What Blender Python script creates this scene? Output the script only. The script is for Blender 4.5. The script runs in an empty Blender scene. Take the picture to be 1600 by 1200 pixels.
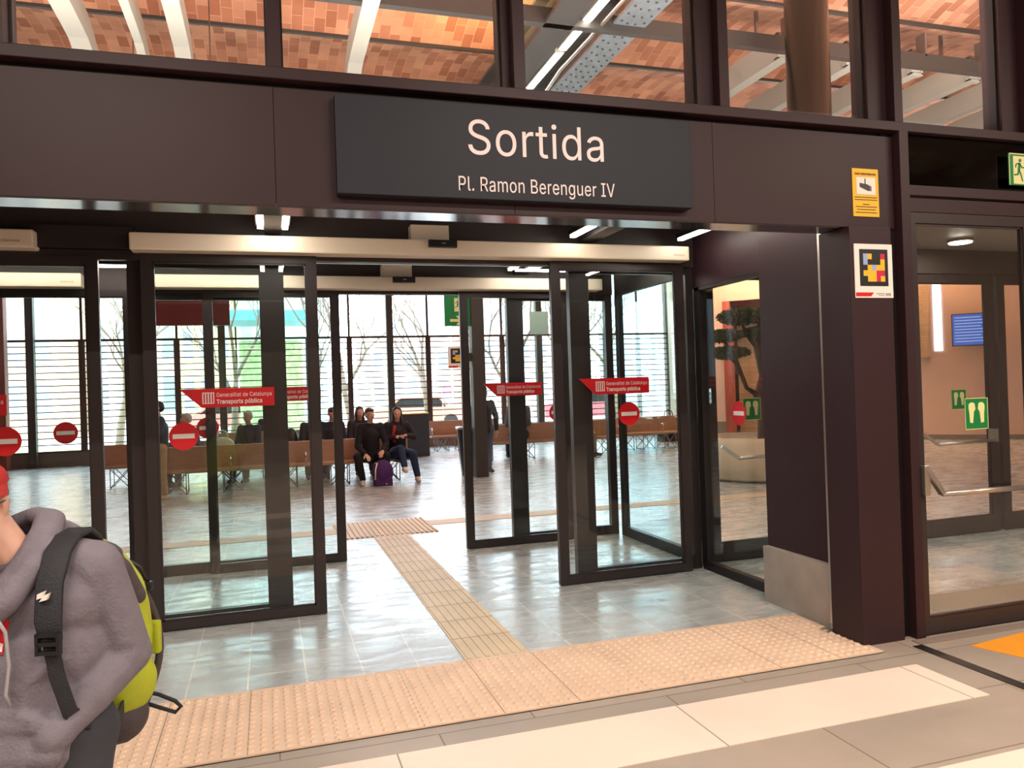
import bpy, bmesh, math, random
from mathutils import Vector, Matrix, Euler

# ------------------------------------------------------------------ camera, world, exposure
scene = bpy.context.scene
COL = scene.collection
H = 1.62
YAW, PITCH, ROLL, FPX = math.radians(17.4489), math.radians(0.32706), math.radians(-1.91411), 1210.94
cf = Vector((math.sin(YAW)*math.cos(PITCH), math.cos(YAW)*math.cos(PITCH), math.sin(PITCH)))
cr = Vector((math.cos(YAW), -math.sin(YAW), 0.0))
cu = cr.cross(cf)
cr2 = math.cos(ROLL)*cr + math.sin(ROLL)*cu
cu2 = -math.sin(ROLL)*cr + math.cos(ROLL)*cu
cam_data = bpy.data.cameras.new('camera')
cam_data.sensor_width = 36.0
cam_data.lens = FPX/1600*36.0
cam_data.clip_end = 400
cam = bpy.data.objects.new('camera', cam_data)
M = Matrix((cr2, cu2, -cf)).transposed().to_4x4()
M.translation = Vector((0, 0, H))
cam.matrix_world = M
COL.objects.link(cam)
scene.camera = cam

world = bpy.data.worlds.new('sky')
scene.world = world
world.use_nodes = True
bg = world.node_tree.nodes['Background']
bg.inputs[0].default_value = (0.80, 0.91, 1.0, 1)
bg.inputs[1].default_value = 9.5

vs = scene.view_settings
vs.view_transform = 'Standard'
vs.look = 'None'
vs.exposure = 0.35
vs.gamma = 1.0
vs.use_curve_mapping = False
cy = scene.cycles
cy.max_bounces = 10
cy.diffuse_bounces = 4
cy.glossy_bounces = 4
cy.transmission_bounces = 4
cy.transparent_max_bounces = 40
cy.sample_clamp_indirect = 6.0
cy.caustics_reflective = False
cy.caustics_refractive = False
cy.use_denoising = True

def area(name, loc, size, power, color, rot=(0, 0, 0)):
    l = bpy.data.lights.new(name, 'AREA')
    l.shape = 'RECTANGLE'; l.size, l.size_y = size
    l.energy = power; l.color = color
    o = bpy.data.objects.new(name, l)
    o.location = loc; o.rotation_euler = rot
    COL.objects.link(o)
    return o
WARM = (1.0, 0.85, 0.71)
# platform ceiling luminaires (their housings are built further down)
for (x, y) in ((-1.5, 0.6), (2.6, 0.6), (6.6, 0.6), (-1.5, -3.0), (2.6, -3.0), (6.6, -3.0)):
    area('platform_lamp', (x, y, 4.44), (2.4, 0.12), 130, WARM)
# hall: linear lamps on the riveted beam, shining down and up on the vault
area('hall_beam_lamp', (3.40, 11.5, 5.62), (0.12, 8.0), 130, (1.0, 0.90, 0.80))
area('hall_beam_uplight', (2.75, 8.6, 5.85), (0.12, 2.6), 70, (1.0, 0.62, 0.26), (math.radians(180), 0, 0))
area('added_vault_fill', (-1.2, 6.9, 3.25), (7.0, 0.3), 560, (1.0, 0.86, 0.76), (math.radians(180), 0, 0))  # unseen lamp added on the niche roof to brighten the vault
area('added_vault_fill', (6.6, 5.0, 3.25), (6.0, 0.3), 700, (1.0, 0.88, 0.78), (math.radians(180), 0, 0))  # second unseen fill lamp, added over the side vestibule for the vault
# niche ceiling and side vestibule
area('kiosk_cove_lamp', (13.2, 16.4, 4.35), (6.5, 0.3), 720, (1.0, 0.93, 0.88), (math.radians(180), 0, math.radians(-45)))

# ------------------------------------------------------------------ materials
def lin(c):
    return tuple(((v/255.0)/12.92 if v/255.0 <= 0.04045 else ((v/255.0+0.055)/1.055)**2.4) for v in c)
def newmat(name):
    m = bpy.data.materials.new(name); m.use_nodes = True
    nt = m.node_tree
    return m, nt, nt.nodes['Principled BSDF']
def mat(name, rgb, rough=0.5, metal=0.0, spec=0.5, var=0.0, vscale=6.0, bump=0.0, bscale=40.0, stretch=None, coat=0.0, emit=0.0, emc=None):
    m, nt, b = newmat(name)
    c = lin(rgb)
    b.inputs['Base Color'].default_value = (*c, 1)
    b.inputs['Roughness'].default_value = rough
    b.inputs['Metallic'].default_value = metal
    b.inputs['Specular IOR Level'].default_value = spec
    b.inputs['Coat Weight'].default_value = coat
    if emit:
        b.inputs['Emission Color'].default_value = (*(lin(emc) if emc else c), 1)
        b.inputs['Emission Strength'].default_value = emit
    if var or bump:
        tc = nt.nodes.new('ShaderNodeTexCoord')
        mp = nt.nodes.new('ShaderNodeMapping')
        nt.links.new(tc.outputs['Object'], mp.inputs[0])
        if stretch: mp.inputs['Scale'].default_value = stretch
    if var:
        n = nt.nodes.new('ShaderNodeTexNoise'); n.inputs['Scale'].default_value = vscale
        n.inputs['Detail'].default_value = 5
        nt.links.new(mp.outputs[0], n.inputs['Vector'])
        r = nt.nodes.new('ShaderNodeValToRGB')
        r.color_ramp.elements[0].position = 0.3; r.color_ramp.elements[1].position = 0.7
        r.color_ramp.elements[0].color = (*[max(0, v*(1-var)) for v in c], 1)
        r.color_ramp.elements[1].color = (*[min(1, v*(1+var)) for v in c], 1)
        nt.links.new(n.outputs[0], r.inputs[0]); nt.links.new(r.outputs[0], b.inputs['Base Color'])
    if bump:
        n2 = nt.nodes.new('ShaderNodeTexNoise'); n2.inputs['Scale'].default_value = bscale
        n2.inputs['Detail'].default_value = 4
        nt.links.new(mp.outputs[0], n2.inputs['Vector'])
        bp = nt.nodes.new('ShaderNodeBump'); bp.inputs['Strength'].default_value = bump
        bp.inputs['Distance'].default_value = 0.01
        nt.links.new(n2.outputs[0], bp.inputs['Height']); nt.links.new(bp.outputs[0], b.inputs['Normal'])
    return m
def glow(name, rgb, strength):
    m = bpy.data.materials.new(name); m.use_nodes = True
    nt = m.node_tree; nt.nodes.clear()
    e = nt.nodes.new('ShaderNodeEmission'); e.inputs[0].default_value = (*lin(rgb), 1); e.inputs[1].default_value = strength
    o = nt.nodes.new('ShaderNodeOutputMaterial'); nt.links.new(e.outputs[0], o.inputs[0])
    return m
def glassmat(name, tint, ior=1.45, rough=0.0, boost=1.0):
    m = bpy.data.materials.new(name); m.use_nodes = True
    nt = m.node_tree; nt.nodes.clear()
    t = nt.nodes.new('ShaderNodeBsdfTransparent'); t.inputs[0].default_value = (*tint, 1)
    g = nt.nodes.new('ShaderNodeBsdfGlossy'); g.inputs['Roughness'].default_value = rough
    f = nt.nodes.new('ShaderNodeFresnel')
    # a pane is entered and left through parallel faces, so both faces reflect alike
    ge = nt.nodes.new('ShaderNodeNewGeometry'); im = nt.nodes.new('ShaderNodeMapRange')
    im.inputs[3].default_value = ior; im.inputs[4].default_value = 1.0/ior
    nt.links.new(ge.outputs['Backfacing'], im.inputs[0]); nt.links.new(im.outputs[0], f.inputs[0])
    mx = nt.nodes.new('ShaderNodeMixShader')
    mu = nt.nodes.new('ShaderNodeMath'); mu.operation = 'MULTIPLY'; mu.inputs[1].default_value = boost
    nt.links.new(f.outputs[0], mu.inputs[0]); nt.links.new(mu.outputs[0], mx.inputs[0])
    nt.links.new(t.outputs[0], mx.inputs[1]); nt.links.new(g.outputs[0], mx.inputs[2])
    o = nt.nodes.new('ShaderNodeOutputMaterial'); nt.links.new(mx.outputs[0], o.inputs[0])
    return m
def tilemat(name, c1, c2, mortar, bw, rh, ms, rough, offset=0.5, swap=False, upright=False, var=0.25, bump=0.25, mbump=True, shift=(0, 0), bscale=3.0, streak=(1, 6, 1), roughvar=0.0):
    """procedural slabs: brick texture in object space, with cloudy tone and a riven bump"""
    m, nt, b = newmat(name)
    L = nt.links.new
    tc = nt.nodes.new('ShaderNodeTexCoord'); mp = nt.nodes.new('ShaderNodeMapping')
    L(tc.outputs['Object'], mp.inputs[0])
    if swap: mp.inputs['Rotation'].default_value = (0, 0, math.radians(90))
    if upright: mp.inputs['Rotation'].default_value = (math.radians(-90), 0, 0)
    mp.inputs['Location'].default_value = (shift[0], shift[1], 0)
    br = nt.nodes.new('ShaderNodeTexBrick'); L(mp.outputs[0], br.inputs['Vector'])
    br.offset = offset; br.squash = 1.0
    br.inputs['Color1'].default_value = (*lin(c1), 1); br.inputs['Color2'].default_value = (*lin(c2), 1)
    br.inputs['Mortar'].default_value = (*lin(mortar), 1)
    br.inputs['Scale'].default_value = 1.0; br.inputs['Mortar Size'].default_value = ms
    br.inputs['Mortar Smooth'].default_value = 0.1; br.inputs['Bias'].default_value = 0.0
    br.inputs['Brick Width'].default_value = bw; br.inputs['Row Height'].default_value = rh
    n = nt.nodes.new('ShaderNodeTexNoise'); n.inputs['Scale'].default_value = 1.6; n.inputs['Detail'].default_value = 8
    L(tc.outputs['Object'], n.inputs['Vector'])
    mr = nt.nodes.new('ShaderNodeMapRange'); mr.inputs[1].default_value = 0.3; mr.inputs[2].default_value = 0.7
    mr.inputs[3].default_value = 1-var; mr.inputs[4].default_value = 1+var
    L(n.outputs[0], mr.inputs[0])
    vm = nt.nodes.new('ShaderNodeVectorMath'); vm.operation = 'SCALE'
    L(br.outputs['Color'], vm.inputs[0]); L(mr.outputs[0], vm.inputs['Scale'])
    L(vm.outputs[0], b.inputs['Base Color'])
    b.inputs['Roughness'].default_value = rough
    mp2 = nt.nodes.new('ShaderNodeMapping'); mp2.inputs['Scale'].default_value = streak
    L(tc.outputs['Object'], mp2.inputs[0])
    n2 = nt.nodes.new('ShaderNodeTexNoise'); n2.inputs['Scale'].default_value = bscale; n2.inputs['Detail'].default_value = 6
    n2.inputs['Distortion'].default_value = 0.6
    L(mp2.outputs[0], n2.inputs['Vector'])
    if roughvar:
        mr2 = nt.nodes.new('ShaderNodeMapRange'); mr2.inputs[1].default_value = 0.35; mr2.inputs[2].default_value = 0.65
        mr2.inputs[3].default_value = rough-roughvar; mr2.inputs[4].default_value = rough+roughvar
        L(n2.outputs[0], mr2.inputs[0]); L(mr2.outputs[0], b.inputs['Roughness'])
    bp = nt.nodes.new('ShaderNodeBump'); bp.inputs['Strength'].default_value = bump; bp.inputs['Distance'].default_value = 0.02
    L(n2.outputs[0], bp.inputs['Height'])
    bp2 = nt.nodes.new('ShaderNodeBump'); bp2.inputs['Strength'].default_value = 0.4; bp2.inputs['Distance'].default_value = 0.004
    bp2.invert = True
    L(br.outputs['Fac'], bp2.inputs['Height']); L(bp.outputs[0], bp2.inputs['Normal'])
    L(bp2.outputs[0], b.inputs['Normal'])
    return m

MT = dict(
    fascia=mat('brown_coated_steel', (50, 31, 36), 0.45, 0.0, 0.28, var=0.06, vscale=1.5),
    soffit=mat('polished_soffit', (232, 236, 240), 0.12, 1.0),
    frame=mat('dark_bronze_aluminium', (60, 52, 53), 0.36, 0.4),
    framedark=mat('black_aluminium', (36, 32, 33), 0.4, 0.3),
    darkpanel=mat('dark_brown_panel', (60, 50, 48), 0.45, 0.1),
    signgrey=mat('charcoal_sign_sheet', (30, 33, 44), 0.5, 0.0, 0.3),
    letters=mat('white_lettering', (244, 228, 230), 0.6),
    white=mat('white_print', (236, 230, 225), 0.55),
    cream=mat('cream_powder_coat', (226, 208, 188), 0.35),
    red=mat('red_vinyl', (206, 18, 30), 0.4),
    black=mat('black_plastic', (22, 23, 26), 0.4),
    yellow=mat('yellow_vinyl', (238, 184, 38), 0.5),
    green=mat('exit_green_vinyl', (0, 122, 62), 0.45),
    photolum=mat('photoluminescent_cream', (226, 224, 160), 0.5),
    concrete=mat('grey_concrete', (160, 150, 143), 0.7, var=0.12, vscale=5, bump=0.2, bscale=60),
    steel=mat('brushed_steel', (196, 188, 180), 0.28, 0.9),
    chrome=mat('chrome', (225, 225, 225), 0.12, 1.0),
    glass=glassmat('clear_glass', (0.955, 0.985, 0.975)),
    glassdark=glassmat('smoked_glass', (0.10, 0.10, 0.10), boost=1.3),
    glasswin=glassmat('window_glass', (0.96, 0.98, 0.99)),
    led=glow('led_diffuser', (255, 246, 232), 9.0),
    ledwarm=glow('warm_led_diffuser', (255, 232, 200), 14.0),
    niche=tilemat('grey_stone_slabs', (168, 172, 174), (182, 185, 186), (214, 211, 202), 0.63, 0.32, 0.006, 0.27, swap=True, var=0.16, bump=0.10, streak=(1, 3.2, 1), shift=(0.05, 0.16), roughvar=0.10),
    platform=tilemat('warm_grey_paving', (160, 148, 138), (170, 156, 144), (120, 108, 98), 1.2, 0.52, 0.004, 0.5, offset=0.4, var=0.10, bump=0.08, shift=(0, 0.02)),
    whitetile=tilemat('white_paving', (232, 214, 200), (238, 220, 206), (150, 136, 124), 1.4, 0.6, 0.004, 0.5, offset=0.0, var=0.05, bump=0.05, shift=(0.9, 0)),
    beige=mat('beige_tactile_paving', (226, 196, 172), 0.6, var=0.07, vscale=3),
    guide=mat('beige_guide_paving', (212, 190, 160), 0.55, var=0.08, vscale=4),
    grout=mat('dark_grout', (150, 130, 112), 0.8),
    vault=tilemat('brick_vault', (166, 100, 72), (222, 160, 126), (212, 160, 128), 0.29, 0.145, 0.005, 0.85, swap=True, var=0.18, bump=0.15, streak=(1, 1, 1), bscale=6),
    fin=mat('pale_grey_steel', (172, 170, 160), 0.5, 0.0, var=0.05, vscale=2),
    beam=mat('dark_steel_beam', (70, 66, 64), 0.5, 0.3),
    riveted=mat('blue_grey_steel', (126, 134, 140), 0.45, 0.3, var=0.15, vscale=8),
    pipe=mat('black_gloss_steel', (24, 23, 22), 0.2, 0.2, bump=0.35, bscale=60),
    slat=mat('dark_red_brown_steel', (70, 48, 46), 0.5, 0.2),
    wood=mat('brown_laminate', (178, 142, 120), 0.5, var=0.12, vscale=5, stretch=(1, 8, 8)),
    wire=mat('steel_wire', (150, 150, 152), 0.3, 0.9),
    sillwall=mat('brown_grey_sill_wall', (112, 98, 92), 0.6, var=0.08, vscale=2),
    peach=mat('peach_plaster', (230, 196, 180), 0.75, var=0.04, vscale=1),
    redframe=mat('red_brown_frame', (150, 70, 56), 0.5),
    brick=tilemat('pale_brick', (170, 138, 110), (188, 156, 128), (160, 136, 112), 0.28, 0.07, 0.006, 0.85, upright=True, var=0.15, bump=0.2),
    greyceil=mat('pale_grey_ceiling', (150, 140, 134), 0.5),
    skin=mat('skin', (206, 160, 140), 0.55, var=0.05, vscale=20),
)
# ------------------------------------------------------------------ mesh building
class MB:
    def __init__(s): s.v = []; s.f = []; s.sm = []
    def add(s, vs, fs, smooth=False):
        n = len(s.v); s.v += [tuple(v) for v in vs]
        s.f += [tuple(i+n for i in f) for f in fs]; s.sm += [smooth]*len(fs)
        return s
    def box(s, x0, x1, y0, y1, z0, z1, b=0.0, m=None):
        if x1 < x0: x0, x1 = x1, x0
        if y1 < y0: y0, y1 = y1, y0
        if z1 < z0: z0, z1 = z1, z0
        if b <= 0:
            vs = [(x0, y0, z0), (x1, y0, z0), (x1, y1, z0), (x0, y1, z0), (x0, y0, z1), (x1, y0, z1), (x1, y1, z1), (x0, y1, z1)]
            fs = [(0, 3, 2, 1), (4, 5, 6, 7), (0, 1, 5, 4), (1, 2, 6, 5), (2, 3, 7, 6), (3, 0, 4, 7)]
        else:
            bm = bmesh.new(); bmesh.ops.create_cube(bm, size=1)
            for v in bm.verts:
                v.co = Vector(((x0+x1)/2+v.co.x*(x1-x0), (y0+y1)/2+v.co.y*(y1-y0), (z0+z1)/2+v.co.z*(z1-z0)))
            bmesh.ops.bevel(bm, geom=list(bm.edges), offset=b, segments=2, profile=0.6, affect='EDGES')
            bm.verts.index_update()
            vs = [v.co.copy() for v in bm.verts]; fs = [[v.index for v in f.verts] for f in bm.faces]; bm.free()
        if m: vs = [m @ Vector(v) for v in vs]
        return s.add(vs, fs)
    def bar(s, a, b, w, h, up=(0, 0, 1)):
        a = Vector(a); b = Vector(b); d = (b-a); L = d.length; d.normalize()
        u = Vector(up); r = d.cross(u)
        if r.length < 1e-4: u = Vector((0, 1, 0)); r = d.cross(u)
        r.normalize(); u = r.cross(d)
        vs = []
        for t in (a, b):
            for (i, j) in ((-1, -1), (1, -1), (1, 1), (-1, 1)): vs.append(t+r*w/2*i+u*h/2*j)
        return s.add(vs, [(0, 1, 2, 3), (7, 6, 5, 4), (0, 4, 5, 1), (1, 5, 6, 2), (2, 6, 7, 3), (3, 7, 4, 0)])
    def tube(s, pts, r, n=8, rads=None, cap=True):
        pts = [Vector(p) for p in pts]; k = len(pts); vs = []; fs = []
        prev = None
        for i, p in enumerate(pts):
            d = (pts[min(i+1, k-1)]-pts[max(i-1, 0)]).normalized()
            if prev is None:
                u = d.orthogonal().normalized()
            else:
                u = (prev-d*prev.dot(d))
                u = u.normalized() if u.length > 1e-5 else d.orthogonal().normalized()
            prev = u; w = d.cross(u); rr = rads[i] if rads else r
            for j in range(n):
                a = 2*math.pi*j/n; vs.append(p+(u*math.cos(a)+w*math.sin(a))*rr)
        for i in range(k-1):
            for j in range(n):
                a = i*n+j; b = i*n+(j+1) % n; fs.append((a, b, b+n, a+n))
        if cap: fs.append(tuple(range(n-1, -1, -1))); fs.append(tuple(range((k-1)*n, k*n)))
        return s.add(vs, fs, True)
    def cyl(s, c, r, h, n=24, axis='z', r2=None):
        c = Vector(c); d = {'x': Vector((1, 0, 0)), 'y': Vector((0, 1, 0)), 'z': Vector((0, 0, 1))}[axis]
        u = d.orthogonal().normalized(); w = d.cross(u); vs = []; r2 = r if r2 is None else r2
        for t, rr in ((0, r), (h, r2)):
            for j in range(n):
                a = 2*math.pi*j/n; vs.append(c+d*t+(u*math.cos(a)+w*math.sin(a))*rr)
        n0 = len(s.v)
        s.add(vs, [(j, (j+1) % n, (j+1) % n+n, j+n) for j in range(n)], True)
        s.f += [tuple(n0+i for i in range(n-1, -1, -1)), tuple(n0+i for i in range(n, 2*n))]; s.sm += [False, False]
        return s
    def lathe(s, c, prof, n=28, sx=1, sy=1):
        c = Vector(c); vs = []; fs = []; k = len(prof)
        for (r, z) in prof:
            for j in range(n):
                a = 2*math.pi*j/n; vs.append(c+Vector((r*math.cos(a)*sx, r*math.sin(a)*sy, z)))
        for i in range(k-1):
            for j in range(n):
                a = i*n+j; b = i*n+(j+1) % n; fs.append((a, b, b+n, a+n))
        fs.append(tuple(range(n-1, -1, -1))); fs.append(tuple(range((k-1)*n, k*n)))
        return s.add(vs, fs, True)
    def ell(s, c, rad, n=16, rot=None, m=10):
        c = Vector(c); vs = [Vector((0, 0, -1))]; fs = []
        for i in range(1, m):
            t = math.pi*i/m
            for j in range(n):
                a = 2*math.pi*j/n; vs.append(Vector((math.sin(t)*math.cos(a), math.sin(t)*math.sin(a), -math.cos(t))))
        vs.append(Vector((0, 0, 1)))
        for j in range(n): fs.append((0, 1+(j+1) % n, 1+j))
        for i in range(m-2):
            for j in range(n):
                a = 1+i*n+j; b = 1+i*n+(j+1) % n; fs.append((a, b, b+n, a+n))
        o = 1+(m-2)*n
        for j in range(n): fs.append((o+j, o+(j+1) % n, len(vs)-1))
        R = Euler(rot).to_matrix() if rot else Matrix.Identity(3)
        vs = [c+R@Vector((v.x*rad[0], v.y*rad[1], v.z*rad[2])) for v in vs]
        return s.add(vs, fs, True)
    def cap(s, a, ra, b, rb, n=12):
        """tapered capsule"""
        a = Vector(a); b = Vector(b); d = b-a
        if d.length < 1e-5: return s.ell(a, (ra, ra, ra))
        d.normalize(); pts = []; rads = []
        for i in range(1, 5):
            t = math.pi/2*i/4; pts.append(a-d*ra*math.cos(t)); rads.append(ra*math.sin(t))
        for i in range(3, -1, -1):
            t = math.pi/2*(i+0.0)/4
            pts.append(b+d*rb*math.cos(t+1e-3) if i else b+d*rb); rads.append(max(rb*math.sin(t), rb*0.05))
        # insert the b equator
        pts.insert(4, b.copy()); rads.insert(4, rb)
        return s.tube(pts, 1, n, rads)
    def prism(s, poly, y0, y1, plane='xz'):
        """extrude a 2D polygon; plane xz (along y), xy (along z) or yz (along x)"""
        k = len(poly); vs = []
        for t in (y0, y1):
            for (a, b) in poly:
                vs.append({'xz': (a, t, b), 'xy': (a, b, t), 'yz': (t, a, b)}[plane])
        fs = [tuple(range(k)), tuple(range(2*k-1, k-1, -1))]+[(i, i+k, (i+1) % k+k, (i+1) % k) for i in range(k)]
        return s.add(vs, fs)
    def build(s, name, material, parent=None, off=None, fix=True):
        me = bpy.data.meshes.new(name)
        o3 = Vector((0, 0, 0)) if off is None else Vector(off)
        me.from_pydata([tuple(Vector(v)-o3) for v in s.v], [], s.f)
        me.polygons.foreach_set('use_smooth', s.sm)
        if fix:
            bm = bmesh.new(); bm.from_mesh(me); bmesh.ops.recalc_face_normals(bm, faces=bm.faces); bm.to_mesh(me); bm.free()
        me.materials.append(MT[material] if isinstance(material, str) else material)
        me.update()
        o = bpy.data.objects.new(name, me); COL.objects.link(o)
        if parent is not None: o.parent = parent
        return o

def tag(o, label=None, cat=None, group=None, kind=None):
    if label: o['label'] = label
    if cat: o['category'] = cat
    if group: o['group'] = group
    if kind: o['kind'] = kind
    return o
def thing(name, label, cat, loc=(0, 0, 0), rz=0.0, group=None, kind=None):
    o = bpy.data.objects.new(name, None); COL.objects.link(o)
    o.location = loc; o.rotation_euler = (0, 0, rz); o.empty_display_size = 0.2
    return tag(o, label, cat, group, kind)
def whole(name, mb, material, label, cat, loc=None, group=None, kind=None):
    """a thing that is a single mesh; its verts are world coordinates, its origin goes to loc"""
    o = mb.build(name, material, off=loc)
    if loc is not None: o.location = loc
    return tag(o, label, cat, group, kind)
def struct(name, mb, material, label=None, cat=None):
    return tag(mb.build(name, material), label, cat, None, 'structure')
def part(name, mb, material, parent, label=None, world=True):
    """a part; verts in world coordinates unless world=False"""
    off = None
    if world:
        off = Vector(parent.location); q = parent.parent
        while q is not None: off += Vector(q.location); q = q.parent
    o = mb.build(name, material, parent, off)
    if label: o['label'] = label
    return o
def copy_tree(o, parent=None):
    c = o.copy(); COL.objects.link(c); c.parent = parent
    for ch in list(o.children): copy_tree(ch, c)
    return c
def copy_thing(o, loc, rz, label, group=None):
    c = copy_tree(o); c.location = loc; c.rotation_euler = (0, 0, rz); c['label'] = label
    if group: c['group'] = group
    return c

import os
FONT = None
try:
    fp = os.path.join(bpy.utils.system_resource('DATAFILES'), 'fonts', 'Inter.woff2')
    if os.path.exists(fp): FONT = bpy.data.fonts.load(fp)
except Exception:
    FONT = None
def text_mb(mb, txt, x, z, y, size, depth=0.002, align='LEFT', width=None, bold=0.0):
    """lettering facing -Y, baseline start at (x, z); width fits the line"""
    cu_ = bpy.data.curves.new('lettering', 'FONT'); cu_.body = txt
    if FONT: cu_.font = FONT
    cu_.size = size; cu_.extrude = depth/2; cu_.align_x = align; cu_.resolution_u = 4
    cu_.offset = bold; cu_.space_character = 1.04
    ob = bpy.data.objects.new('lettering', cu_); COL.objects.link(ob)
    bpy.context.view_layer.update()
    dg = bpy.context.evaluated_depsgraph_get()
    me = ob.evaluated_get(dg).to_mesh()
    vs = [v.co.copy() for v in me.vertices]; fs = [tuple(p.vertices) for p in me.polygons]
    ob.evaluated_get(dg).to_mesh_clear()
    COL.objects.unlink(ob); bpy.data.objects.remove(ob); bpy.data.curves.remove(cu_)
    if not vs: return mb
    x0 = min(v.x for v in vs); x1 = max(v.x for v in vs)
    k = 1.0 if width is None else width/max(1e-6, x1-x0)
    base = x0 if align == 'LEFT' else (x0+x1)/2
    mb.add([(x+(v.x-base)*k, y-v.z, z+v.y) for v in vs], fs)
    return mb

def baked(o, voxel, smooth=4, sub=0):
    """fuse overlapping lumps into one continuous skin and bake it"""
    r = o.modifiers.new('fuse', 'REMESH'); r.mode = 'VOXEL'; r.voxel_size = voxel; r.use_smooth_shade = True
    if smooth:
        s_ = o.modifiers.new('smooth', 'SMOOTH'); s_.factor = 0.5; s_.iterations = smooth
    bpy.context.view_layer.update()
    dg = bpy.context.evaluated_depsgraph_get()
    me = bpy.data.meshes.new_from_object(o.evaluated_get(dg))
    o.modifiers.clear(); old = o.data; o.data = me; bpy.data.meshes.remove(old)
    for p in me.polygons: p.use_smooth = True
    return o
def blob(name, mb, material, parent, voxel=0.02, smooth=3, label=None):
    o = mb.build(name, material, parent, fix=False)
    baked(o, voxel, smooth)
    if label: o['label'] = label
    return o
# ------------------------------------------------------------------ the setting: ground
NF = 4.53      # edge between tactile strip and niche paving
struct('floor', MB().box(-9.5, 20, NF, 23.0, -0.2, 0.0), 'niche', 'grey riven stone slab floor of the niche and waiting hall', 'floor')
struct('floor_platform', MB().box(-9.5, 9.5, -8.0, 3.71, -0.2, 0.0), 'platform', 'warm grey paving in front of the doors', 'floor')
struct('floor_side', MB().box(3.40, 9.5, 3.71, NF, -0.2, 0.0).box(-9.5, 3.40, 3.70, 3.712, -0.2, 0.0), 'platform', 'warm grey paving under the glass side door', 'floor')
def paving_band(name, x0, x1, y0, y1, label):
    struct(name, MB().box(x0, x1, y0, y1, 0.0, 0.003), 'whitetile', label, 'paving')
paving_band('trim_1', -6.5, 3.41, 3.02, 3.485, 'long white paving band crossing the floor before the doors')
paving_band('trim_2', -6.5, 3.41, 1.98, 2.54, 'white paving band nearest the viewer at the lower right edge')
paving_band('trim_13', -6.5, 3.41, 0.6, 1.1, 'white paving band behind the viewer')
# tactile warning strip with domes
mb = MB().box(-7.0, 3.40, 3.712, NF, -0.2, 0.006)
strip = tag(mb.build('tactile_warning_strip', 'beige'), 'pinkish beige tactile strip of raised domes along the door threshold', 'tactile paving')
strip['kind'] = 'structure'
dm = MB()
x = -2.2
while x < 3.36:
    yy = 3.75
    while yy < NF-0.02:
        n = 6; vs = []
        for (rr, zz) in ((0.019, 0.0), (0.011, 0.008)):
            for j in range(n):
                a = 2*math.pi*j/n; vs.append((x+rr*math.cos(a), yy+rr*math.sin(a), 0.006+zz))
        dm.add(vs, [(j, (j+1) % n, (j+1) % n+n, j+n) for j in range(n)]+[tuple(range(n, 2*n))])
        yy += 0.056
    x += 0.056
dm = part('domes', dm, 'beige', strip); dm['kind'] = 'stuff'
jm = MB()
k = -6.4
for k in range(-16, 9):
    xx = 1.075+0.405*k
    if -6.9 < xx < 3.38: jm.box(xx-0.002, xx+0.002, 3.715, NF-0.002, 0.006, 0.0068)
part('joint_lines', jm, 'grout', strip)
# guide path
gp = MB().box(1.075, 1.475, NF, 8.80, 0.0, 0.004)
guide = tag(gp.build('guide_path', 'guide'), 'beige ribbed guide path running from the doors into the hall', 'tactile paving', kind='structure')
rb = MB()
for i in range(7):
    xx = 1.075+0.0285+i*0.057; rb.box(xx-0.012, xx+0.012, NF+0.01, 8.79, 0.004, 0.008)
part('ribs', rb, 'guide', guide)
jm = MB()
yy = NF+0.4
while yy < 8.8: jm.box(1.075, 1.475, yy-0.002, yy+0.002, 0.0078, 0.0088); yy += 0.4
part('joint_lines', jm, 'grout', guide)
gx = MB().box(0.70, 1.83, 8.80, 9.86, 0.0, 0.004)
gx = tag(gx.build('guide_junction', 'guide'), 'striped beige junction field where the guide path meets the cross strip', 'tactile paving', kind='structure')
rb = MB()
for i in range(20):
    xx = 0.73+i*0.0565; rb.box(xx-0.012, xx+0.012, 8.81, 9.85, 0.004, 0.014)
part('ribs', rb, 'guide', gx)
struct('trim_3', MB().box(1.83, 9.0, 9.27, 9.60, 0.0, 0.004), 'guide', 'thin beige guide strip leading right from the striped junction', 'tactile paving')
struct('trim_4', MB().box(-9.0, 0.70, 9.20, 9.53, 0.0, 0.004), 'guide', 'thin beige guide strip leading left from the striped junction', 'tactile paving')
# slot drain and orange floor arrow
dr = MB().box(3.62, 3.69, -2.0, 3.72, 0.0, 0.004)
dr = whole('slot_drain', dr, 'black', 'dark slotted drain channel running from the door post towards the viewer', 'drain')
orange = mat('orange_floor_paint', (244, 158, 24), 0.5, var=0.05)
struct('trim_5', MB().prism([(3.93, 3.60), (4.42, 3.66), (5.6, 3.66), (5.6, 2.6), (4.3, 2.6)], 0.0, 0.003, 'xy'), orange, 'orange arrow painted on the paving by the side door', 'floor marking')
struct('trim_14', MB().box(3.69, 6.2, 3.72, 3.80, 0.0, 0.006), mat('threshold_stone', (140, 126, 116), 0.6), 'grey threshold strip below the glass side door', 'threshold')

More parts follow.
